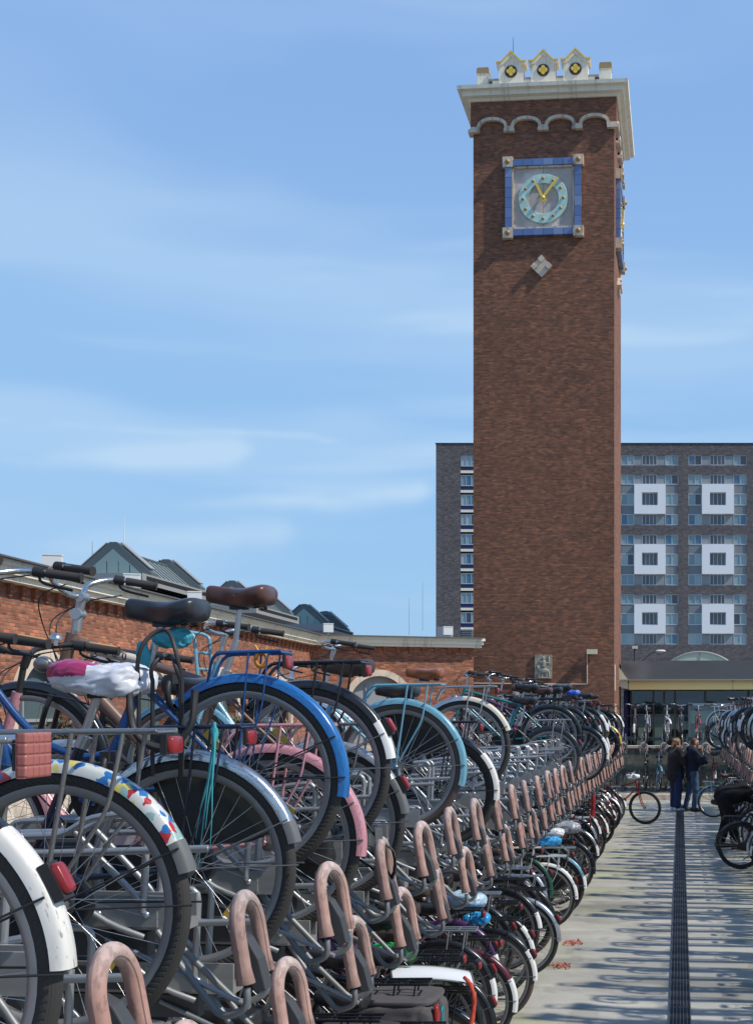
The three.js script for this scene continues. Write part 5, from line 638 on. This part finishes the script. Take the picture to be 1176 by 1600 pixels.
// ---------------------------------------------------------------- things left on the bicycles, planting, small litter
const n3 = (x, y, z, s) => (vnoise(x + z * 0.73, y - z * 0.41, s) + vnoise(y + x * 0.37, z + y * 0.21, s + 7) + vnoise(z - y * 0.3, x + z * 0.6, s + 13)) / 1.5 - 1;
function crumple(g, amp, freq, seed) {
  const p = g.attributes.position, n = g.attributes.normal; const out = [];
  for (let i = 0; i < p.count; i++) { const x = p.getX(i), y = p.getY(i), z = p.getZ(i); let d = 0; for (let o = 0, a = 1, f = freq; o < 3; o++, a *= 0.5, f *= 2.1) d += a * (0.42 - Math.abs(n3(x * f, y * f, z * f, seed + o)) * 2.6); out.push([x + n.getX(i) * d * amp, y + n.getY(i) * d * amp, z + n.getZ(i) * d * amp]); }
  out.forEach((q, i) => p.setXYZ(i, ...q)); g.computeVertexNormals(); return g;
}
function pillow(sx, sy, sz, pw = 0.5, nu = 44, nv = 30) {
  const pos = [], uv = [], nor = [], ix = [], sp = (a, e) => Math.sign(a) * Math.pow(Math.abs(a), e);
  for (let j = 0; j <= nv; j++) for (let i = 0; i <= nu; i++) { const a = (i / nu) * Math.PI * 2, b = (j / nv - 0.5) * Math.PI, c = sp(Math.cos(b), pw), x = c * sp(Math.cos(a), pw), y = sp(Math.sin(b), pw), z = c * sp(Math.sin(a), pw); pos.push(x * sx / 2, y * sy / 2, z * sz / 2); const l = Math.hypot(x / sx, y / sy, z / sz) || 1; nor.push(x / sx / l, y / sy / l, z / sz / l); uv.push(i / nu, j / nv); }
  for (let j = 0; j < nv; j++) for (let i = 0; i < nu; i++) { const a = j * (nu + 1) + i, b = a + nu + 1; ix.push(a, b, a + 1, b, b + 1, a + 1); }
  const g = new THREE.BufferGeometry(); g.setAttribute('position', new THREE.Float32BufferAttribute(pos, 3)); g.setAttribute('normal', new THREE.Float32BufferAttribute(nor, 3)); g.setAttribute('uv', new THREE.Float32BufferAttribute(uv, 2)); g.setIndex(ix); return g;
}
const foil = (r, g, b, rough = 0.35) => mat([r, g, b], rough, 0, { clearcoat: 0.5, clearcoatRoughness: 0.3 });
function saddleCover(label, x, y, z, turn, m, seed, sc = 1, cat = 'saddle cover') { const t = thing('saddle_cover', label, cat, [x, y, z], turn); mesh('wrap', crumple(crumple(pillow(0.29 * sc, 0.105 * sc, 0.21 * sc, 0.66, 96, 64), 0.022, 7, seed + 50), 0.0085, 20, seed), m, t); return t; }
{ // white and magenta plastic over the saddle of the chrome-guarded bicycle
  const p = [-1.53 - 0.02 - 0.283, deckY(4) + 0.032 + 0.95, -slotD(4)];
  const t = saddleCover('crinkled white plastic saddle cover with magenta front and white scribbled print', p[0], p[1] - 0.008, p[2], Math.PI, foil(0.60, 0.61, 0.65, 0.28), 3, 1.17);
  const cm = tex(256, 128, (u, v) => { const s = Math.abs(v - 0.55 - 0.10 * Math.sin(u * 60)) < 0.05 && u > 0.25 && u < 0.8; return s ? [0.93, 0.88, 0.90] : [0.62, 0.16, 0.36]; });
  const g = pillow(0.29 * 1.17, 0.105 * 1.17, 0.21 * 1.17, 0.66, 96, 64); crumple(g, 0.022, 7, 53); crumple(g, 0.0085, 20, 3); { const p0 = g.attributes.position, n0 = g.attributes.normal; for (let i = 0; i < p0.count; i++) p0.setXYZ(i, p0.getX(i) + n0.getX(i) * 0.002, p0.getY(i) + n0.getY(i) * 0.002, p0.getZ(i) + n0.getZ(i) * 0.002); } const pp = g.attributes.position, uv = g.attributes.uv, keep = [], ia = g.index.array; for (let i = 0; i < pp.count; i++) uv.setXY(i, pp.getX(i) / 0.3 + 0.3, pp.getZ(i) / 0.3 + 0.5); for (let i = 0; i < ia.length; i += 3) { const cx = (pp.getX(ia[i]) + pp.getX(ia[i + 1]) + pp.getX(ia[i + 2])) / 3, cy = (pp.getY(ia[i]) + pp.getY(ia[i + 1]) + pp.getY(ia[i + 2])) / 3; if (cx > 0.0 && cy > 0.012 - cx * 0.05) keep.push(ia[i], ia[i + 1], ia[i + 2]); } g.setIndex(keep); mesh('magenta_print', g, mat([1, 1, 1], 0.35, 0, { map: cm, clearcoat: 0.5 }), t);
}
{ const t = saddleCover('bright green plastic saddle cover with white label', -1.68, 0.99, -7.2, Math.PI, foil(0.02, 0.36, 0.06), 9, 1.0); mesh('label', crumple(new THREE.PlaneGeometry(0.06, 0.10, 6, 8).rotateX(-0.5).translate(0.0, 0.04, -0.105).rotateY(Math.PI), 0, 9, 2).rotateY(Math.PI), M.white, t).position.z = -0.02; const l2 = mesh('white_label', new THREE.PlaneGeometry(0.055, 0.09, 1, 1).rotateY(Math.PI).rotateX(-0.15).translate(0, 0.01, -0.128), M.white, t); t.remove(t.children[1]); }
const bags = [['pale blue and white plastic bag over a saddle below the pink handles', -1.60, 0.98, -9.3, [0.42, 0.58, 0.70], 5, 1.05], ['bright blue plastic bag tucked beside the pale bag', -1.50, 0.86, -9.15, [0.02, 0.30, 0.62], 6, 0.75], ['bright blue plastic saddle wrap halfway along the ground tier', -1.44, 0.97, -13.5, [0.02, 0.30, 0.64], 7, 1.0], ['white plastic bag knotted on a saddle behind the bright blue wrap', -1.42, 1.02, -13.95, [0.72, 0.73, 0.75], 8, 0.85], ['grey plastic bag spread over a saddle behind the white bag', -1.36, 1.0, -14.75, [0.30, 0.32, 0.36], 10, 1.25], ['white plastic bag on the handlebar of the red bicycle', -0.98, 1.0, -25.9, [0.74, 0.75, 0.77], 11, 1.05], ['royal blue cloth wrapped below a saddle at the far upper tier', -1.72, 2.66, -20.0, [0.03, 0.11, 0.45], 12, 0.8], ['pale plastic cover on a saddle up on the facing rack', 1.62, 1.05, -23.2, [0.66, 0.67, 0.68], 14, 1.1]];
for (const [label, x, y, z, c, seed, sc] of bags) saddleCover(label, x, y, z, Math.PI + hash(seed, 1) - 0.5, foil(...c), seed, sc, 'plastic bag');
{ // grey double pannier on a ground-tier bicycle, with a white sheet lying over it
  const pg = [crumple(pillow(0.42, 0.30, 0.16, 0.4, 80, 50).translate(0, -0.13, -0.14), 0.02, 7, 21), crumple(pillow(0.42, 0.30, 0.16, 0.4, 80, 50).translate(0, -0.13, 0.14), 0.02, 7, 22), crumple(pillow(0.40, 0.035, 0.40, 0.4, 60, 30).translate(0, 0.03, 0), 0.010, 7, 23)];
  const pannier = (label, pos, turn, m) => { const t = thing('pannier_bag', label, 'bag', pos, turn); mesh('bag', pg[0], m, t); mesh('bag', pg[1], m, t); mesh('flap', pg[2], m, t); return t; };
  const t = pannier('large dark grey fabric pannier bag with red and green edges on a carrier', [-1.48, 0.84, -slotD(11) + 0.02], Math.PI - 0.05, cloth(0.085, 0.078, 0.078));
  mesh('red_edge', crumple(pillow(0.03, 0.12, 0.07, 0.6, 16, 12).translate(-0.22, -0.03, -0.16), 0.006, 20, 24), P.red, t); mesh('green_edge', crumple(pillow(0.025, 0.12, 0.06, 0.6, 16, 12).translate(-0.23, -0.06, -0.08), 0.006, 20, 25), P.teal, t);
  pannier('worn charcoal pannier bag on a ground-tier carrier below the first pink handles', [-1.54, 0.84, -slotD(9)], Math.PI, cloth(0.04, 0.038, 0.038));
  const s = thing('folded_sheet', 'white glossy sheet with dark border lying over the carrier behind the pannier', 'sheet', [-1.40, 0.915, -slotD(11) - 0.36], Math.PI + 0.3), g = new THREE.PlaneGeometry(0.46, 0.30, 14, 10).rotateX(-Math.PI / 2); const p = g.attributes.position; for (let i = 0; i < p.count; i++) p.setY(i, -0.35 * p.getX(i) * p.getX(i) + 0.015 * Math.sin(p.getZ(i) * 18) + 0.10 * p.getX(i)); g.computeVertexNormals();
  mesh('sheet', g, mat([0.74, 0.77, 0.80], 0.35, 0, { clearcoat: 0.3 }), s); const b = []; for (const [a, c] of [[[-0.23, -0.15], [0.23, -0.15]], [[-0.23, 0.15], [0.23, 0.15]], [[-0.23, -0.15], [-0.23, 0.15]], [[0.23, -0.15], [0.23, 0.15]]]) { const pts = []; for (let i = 0; i <= 10; i++) { const x = a[0] + (c[0] - a[0]) * i / 10, z = a[1] + (c[1] - a[1]) * i / 10; pts.push(V(x, -0.35 * x * x + 0.015 * Math.sin(z * 18) + 0.10 * x, z)); } b.push(sweep(pts, 0.006, 5)); } mesh('border', merge(b), mat([0.10, 0.12, 0.10], 0.6), s);
  const o = thing('orange_strap', 'orange and red elastic strap hooked behind the white sheet', 'strap', [-1.20, 0.86, -slotD(11) - 0.2], 0); mesh('strap', crumple(tube([[0, 0.05, -0.06], [0.05, 0.02, 0], [0.07, -0.08, 0.02], [0.05, -0.2, 0.03]], 0.014, 30, 8), 0.005, 30, 4), mat([0.62, 0.08, 0.04], 0.5), o); mesh('hook', tube([[0.05, -0.2, 0.03], [0.04, -0.25, 0.03], [0.01, -0.26, 0.03]], 0.010, 12, 7), K.orange, o);
}
{ const t = thing('black_strap', 'black fabric bag strap looped through a pink tray handle', 'strap', [-1.2, deckY(7) + 0.1, -slotD(7)], 0), rib = (pts, w) => { const c = new THREE.CatmullRomCurve3(pts.map((p) => V(...p))), pos = [], ix = [], n = 26; for (let i = 0; i <= n; i++) { const p = c.getPoint(i / n), q = c.getTangent(i / n).cross(V(0.2, 0.1, 1)).normalize().multiplyScalar(0.004); for (const [s, k] of [[-1, 1], [1, 1], [1, -1], [-1, -1]]) pos.push(p.x + q.x * k + s * w * 0.35, p.y + q.y * k, p.z + q.z * k + s * w); } for (let i = 0; i < n; i++) for (let j = 0; j < 4; j++) { const a = i * 4 + j, b = i * 4 + (j + 1) % 4; ix.push(a, b, a + 4, b, b + 4, a + 4); } const g = new THREE.BufferGeometry(); g.setAttribute('position', new THREE.Float32BufferAttribute(pos, 3)); g.setAttribute('uv', new THREE.Float32BufferAttribute(new Float32Array(pos.length / 3 * 2), 2)); g.setIndex(ix); g.computeVertexNormals(); return g; };
  mesh('webbing', rib([[-0.28, 0.22, 0.05], [-0.12, 0.12, 0.03], [-0.03, 0.0, 0.01], [0.03, -0.05, 0], [0.02, -0.16, -0.01], [-0.1, -0.1, -0.03], [-0.25, 0.0, -0.04]], 0.028), K.plastic, t); mesh('buckle', box(-0.03, 0.02, 0.01, 0.03, 0.05, 0.07, 0.3), K.steelDull, t); mesh('pouch', crumple(pillow(0.2, 0.22, 0.16, 0.6).translate(-0.30, -0.02, 0.02), 0.015, 10, 31), K.plastic, t); }
{ const t = thing('cable_lock', 'black cable lock looped over the carrier of the navy bicycle', 'lock', [-1.62, deckY(4) + 0.97, -slotD(4) + 0.05], 0), c = (w, h, x) => { const p = []; for (let i = 0; i <= 20; i++) { const a = Math.PI * i / 20; p.push(V(x + Math.cos(a) * w, Math.sin(a) * h, 0.02 * Math.sin(a * 3))); } p.unshift(V(x + w, -0.3, 0)); p.push(V(x - w, -0.3, 0)); return sweep(p, 0.007, 8); }; mesh('cable', c(0.07, 0.16, 0.0), K.plastic, t); mesh('cable', c(0.045, 0.08, 0.02), K.plastic, t); mesh('band', crumple(tube([[-0.09, -0.02, 0.03], [-0.06, -0.16, 0.05], [0.03, -0.21, 0.05], [0.11, -0.15, 0.04], [0.12, -0.03, 0.02]], 0.013, 30, 8), 0.003, 14, 8), K.plastic, t); }
{ const t = thing('teal_cord', 'frayed teal cord tied round the navy carrier and hanging down', 'cord', [-1.43, deckY(4) + 0.81, -slotD(4) + 0.09], 0), m = mat([0.05, 0.34, 0.38], 0.7); for (const [x, z, l] of [[0, 0, 0.30], [0.008, 0.012, 0.36], [-0.008, 0.005, 0.42], [-0.012, 0, 0.33]]) mesh('strand', sweep([V(0, 0.03, 0), V(x * 0.5, -0.05, z), V(x - 0.01, -0.15, z * 1.3), V(x * 2 - 0.02, -l * 0.7, z), V(x * 2.5 - 0.03, -l, z)], (t) => 0.0045 * (1.2 - t), 5), m, t); mesh('knot', crumple(pillow(0.022, 0.07, 0.02, 0.8, 20, 14), 0.007, 34, 3), m, t); }
{ const t = thing('saddle_cloth', 'torn turquoise cloth tied under the black saddle of the blue bicycle', 'cloth', [-1.77, deckY(5) + 0.87, -slotD(5)], 0); mesh('cloth', crumple(pillow(0.13, 0.075, 0.07, 0.8, 60, 40), 0.02, 14, 41), mat([0.04, 0.28, 0.34], 0.7), t); mesh('cloth_end', crumple(pillow(0.05, 0.13, 0.04, 0.8, 18, 12).translate(-0.09, -0.07, 0.03), 0.012, 18, 43), mat([0.05, 0.32, 0.38], 0.7), t); }
{ const t = thing('elastic_band', 'orange elastic band tied round the royal blue carrier', 'band', [-1.44, deckY(5) + 0.80, -slotD(5) + 0.03], 0); mesh('loop', new THREE.TorusGeometry(0.02, 0.007, 8, 18).scale(1, 1.2, 1), mat([0.50, 0.22, 0.03], 0.6), t); mesh('ears', merge([cyl(V(-0.006, 0.02, 0), V(-0.02, 0.05, 0.01), 0.006, 0.004), cyl(V(0.008, 0.02, 0), V(0.02, 0.047, 0), 0.006, 0.004)]), mat([0.70, 0.36, 0.06], 0.6), t); }
{ const t = thing('chain_lock', 'bright red padded chain lock hanging from a tray down to a bicycle', 'lock', [-1.32, 1.1, -18.9], 0); mesh('sleeve', crumple(tube([[0, 0.1, 0], [0.01, -0.1, 0.01], [-0.005, -0.3, 0], [0.01, -0.48, 0.01]], 0.035, 40, 8), 0.006, 16, 5), P.red, t); mesh('padlock', pillow(0.08, 0.09, 0.05, 0.4, 16, 12).translate(0.01, -0.52, 0.01), K.steelDull, t); }
{ // name plate on the bronze frame
  const c = document.createElement('canvas'); c.width = 256; c.height = 48; const x = c.getContext('2d'); x.fillStyle = '#c9bfb4'; x.fillRect(0, 0, 256, 48); x.fillStyle = '#2a2422'; x.font = 'italic bold 38px serif'; x.fillText('A  r  g  o', 34, 37); const tx = new THREE.CanvasTexture(c); tx.colorSpace = THREE.SRGBColorSpace;
  const a = lerpV(ST, BB, 0.07), b = lerpV(HT, HB, 0.2), m = a.clone().lerp(b, 0.70).add(V(DX, 0.004, 0)), g = new THREE.CylinderGeometry(0.0222, 0.0222, 0.26, 10, 1, true, 0, Math.PI), uv = g.attributes.uv; for (let i = 0; i < uv.count; i++) uv.setXY(i, uv.getY(i), uv.getX(i)); const o = mesh('name_strip', g, mat([1, 1, 1], 0.4, 0, { map: tx }), B.h6); o.position.copy(m); o.quaternion.setFromUnitVectors(UP, a.clone().sub(b).normalize()).multiply(new THREE.Quaternion().setFromAxisAngle(UP, Math.PI / 2)); }
// planting between the rack and the hall: a raised bed with shrubs
{ const bed = thing('raised_bed', 'long raised planting bed with stone edge beside the hall wall', 'planter', [-8.4, 0, -17]); mesh('edge_wall', metricUV(merge([box(1.15, 0.75, 0, 0.2, 1.5, 18), box(-1.15, 0.75, 0, 0.2, 1.5, 18), box(0, 0.75, 9.1, 2.5, 1.5, 0.2), box(0, 0.75, -9.1, 2.5, 1.5, 0.2)])), M.stone, bed); mesh('soil', metricUV(box(0, 0.7, 0, 2.1, 1.45, 18)), mat([0.07, 0.05, 0.035], 0.95), bed);
  const lg = new THREE.BufferGeometry(); lg.setAttribute('position', new THREE.Float32BufferAttribute([-0.5, 0, 0, 0, 0.08, 0.35, 0.5, 0, 0, 0, 0.08, -0.35], 3)); lg.setAttribute('uv', new THREE.Float32BufferAttribute([0, 0, 0.5, 1, 1, 0, 0.5, 0], 2)); lg.setIndex([0, 1, 2, 0, 2, 3]); lg.computeVertexNormals(); const lm = mat([1, 1, 1], 0.6, 0, { transmission: 0.25, thickness: 0 });
  const q = rng(61), sh = [[-8.2, -11.5, 1.05], [-8.6, -13.6, 0.95], [-8.1, -16.0, 1.1], [-8.7, -18.6, 0.9], [-8.3, -21.2, 1.0], [-8.5, -23.9, 0.95]], kinds = ['bushy dark green shrub with narrow leaves', 'low light green shrub', 'yellowish green shrub'];
  sh.forEach(([x, z, h], i) => { const t = thing('shrub', `${kinds[i % 3]}, ${ordinal(i + 1)} along the raised bed`, 'shrub', [x, 1.43, z], 0, 'shrubs in the raised bed'), N = 1500, im = new THREE.InstancedMesh(lg, lm, N); im.name = 'foliage'; im.userData.kind = 'stuff'; im.castShadow = im.receiveShadow = true; const mm = new THREE.Matrix4(), co = new THREE.Color();
    for (let k = 0; k < N; k++) { const a = q() * 6.283, e = Math.acos(1 - 1.2 * q()), r = Math.pow(q(), 0.4) * (0.75 + 0.35 * n3(Math.cos(a) * 2, e * 2, i, 3)), s = 0.07 + q() * 0.09; mm.compose(V(Math.cos(a) * Math.sin(e) * r * 0.95, 0.15 + Math.cos(e) * r * h * 0.85, Math.sin(a) * Math.sin(e) * r * 1.2), new THREE.Quaternion().setFromEuler(new THREE.Euler(q() * 2 - 1, q() * 6.28, q() * 2 - 1)), V(s * 1.6, s, s * 0.7)); im.setMatrixAt(k, mm); const b = 0.6 + q() * 0.8; im.setColorAt(k, co.setRGB((i % 3 === 2 ? 0.10 : 0.05) * b, (i % 3 === 1 ? 0.115 : 0.085) * b, 0.025 * b)); }
    t.add(im); const st = []; for (let k = 0; k < 7; k++) { const a = k * 0.9; st.push(cyl(V(0, -0.05, 0), V(Math.cos(a) * 0.4, 0.5 + 0.1 * (k % 3), Math.sin(a) * 0.5), 0.02, 0.008, 5)); } mesh('stems', merge(st), mat([0.09, 0.06, 0.04], 0.9), t); });
}
{ // scraps of dry reddish leaves by the wheels
  const q = rng(17), lm = mat([0.42, 0.16, 0.11], 0.9), lg = new THREE.BufferGeometry(); lg.setAttribute('position', new THREE.Float32BufferAttribute([-0.5, 0, 0, 0, 0.15, 0.3, 0.5, 0.1, 0, 0, 0.2, -0.3], 3)); lg.setAttribute('uv', new THREE.Float32BufferAttribute([0, 0, 0, 1, 1, 1, 1, 0], 2)); lg.setIndex([0, 1, 2, 0, 2, 3]); lg.computeVertexNormals();
  const im = new THREE.InstancedMesh(lg, lm, 170), mm = new THREE.Matrix4(); im.name = 'leaf_litter'; for (let k = 0; k < 170; k++) { const c = k % 2 ? [-1.10, -12.75] : [-1.11, -11.6], a = q() * 6.28, r = Math.pow(q(), 0.7); mm.compose(V(c[0] + Math.cos(a) * r * 0.11, 0.006 + q() * 0.012, c[1] + Math.sin(a) * r * 0.14), new THREE.Quaternion().setFromEuler(new THREE.Euler(q(), q() * 6, q())), V(0.03, 0.03, 0.03).multiplyScalar(0.6 + q())); im.setMatrixAt(k, mm); } im.castShadow = true; scene.add(im); tag(im, 'two small heaps of reddish dry leaves on the paving by the wheels', 'leaves', null, 'stuff'); }
renderer.render(scene, camera);
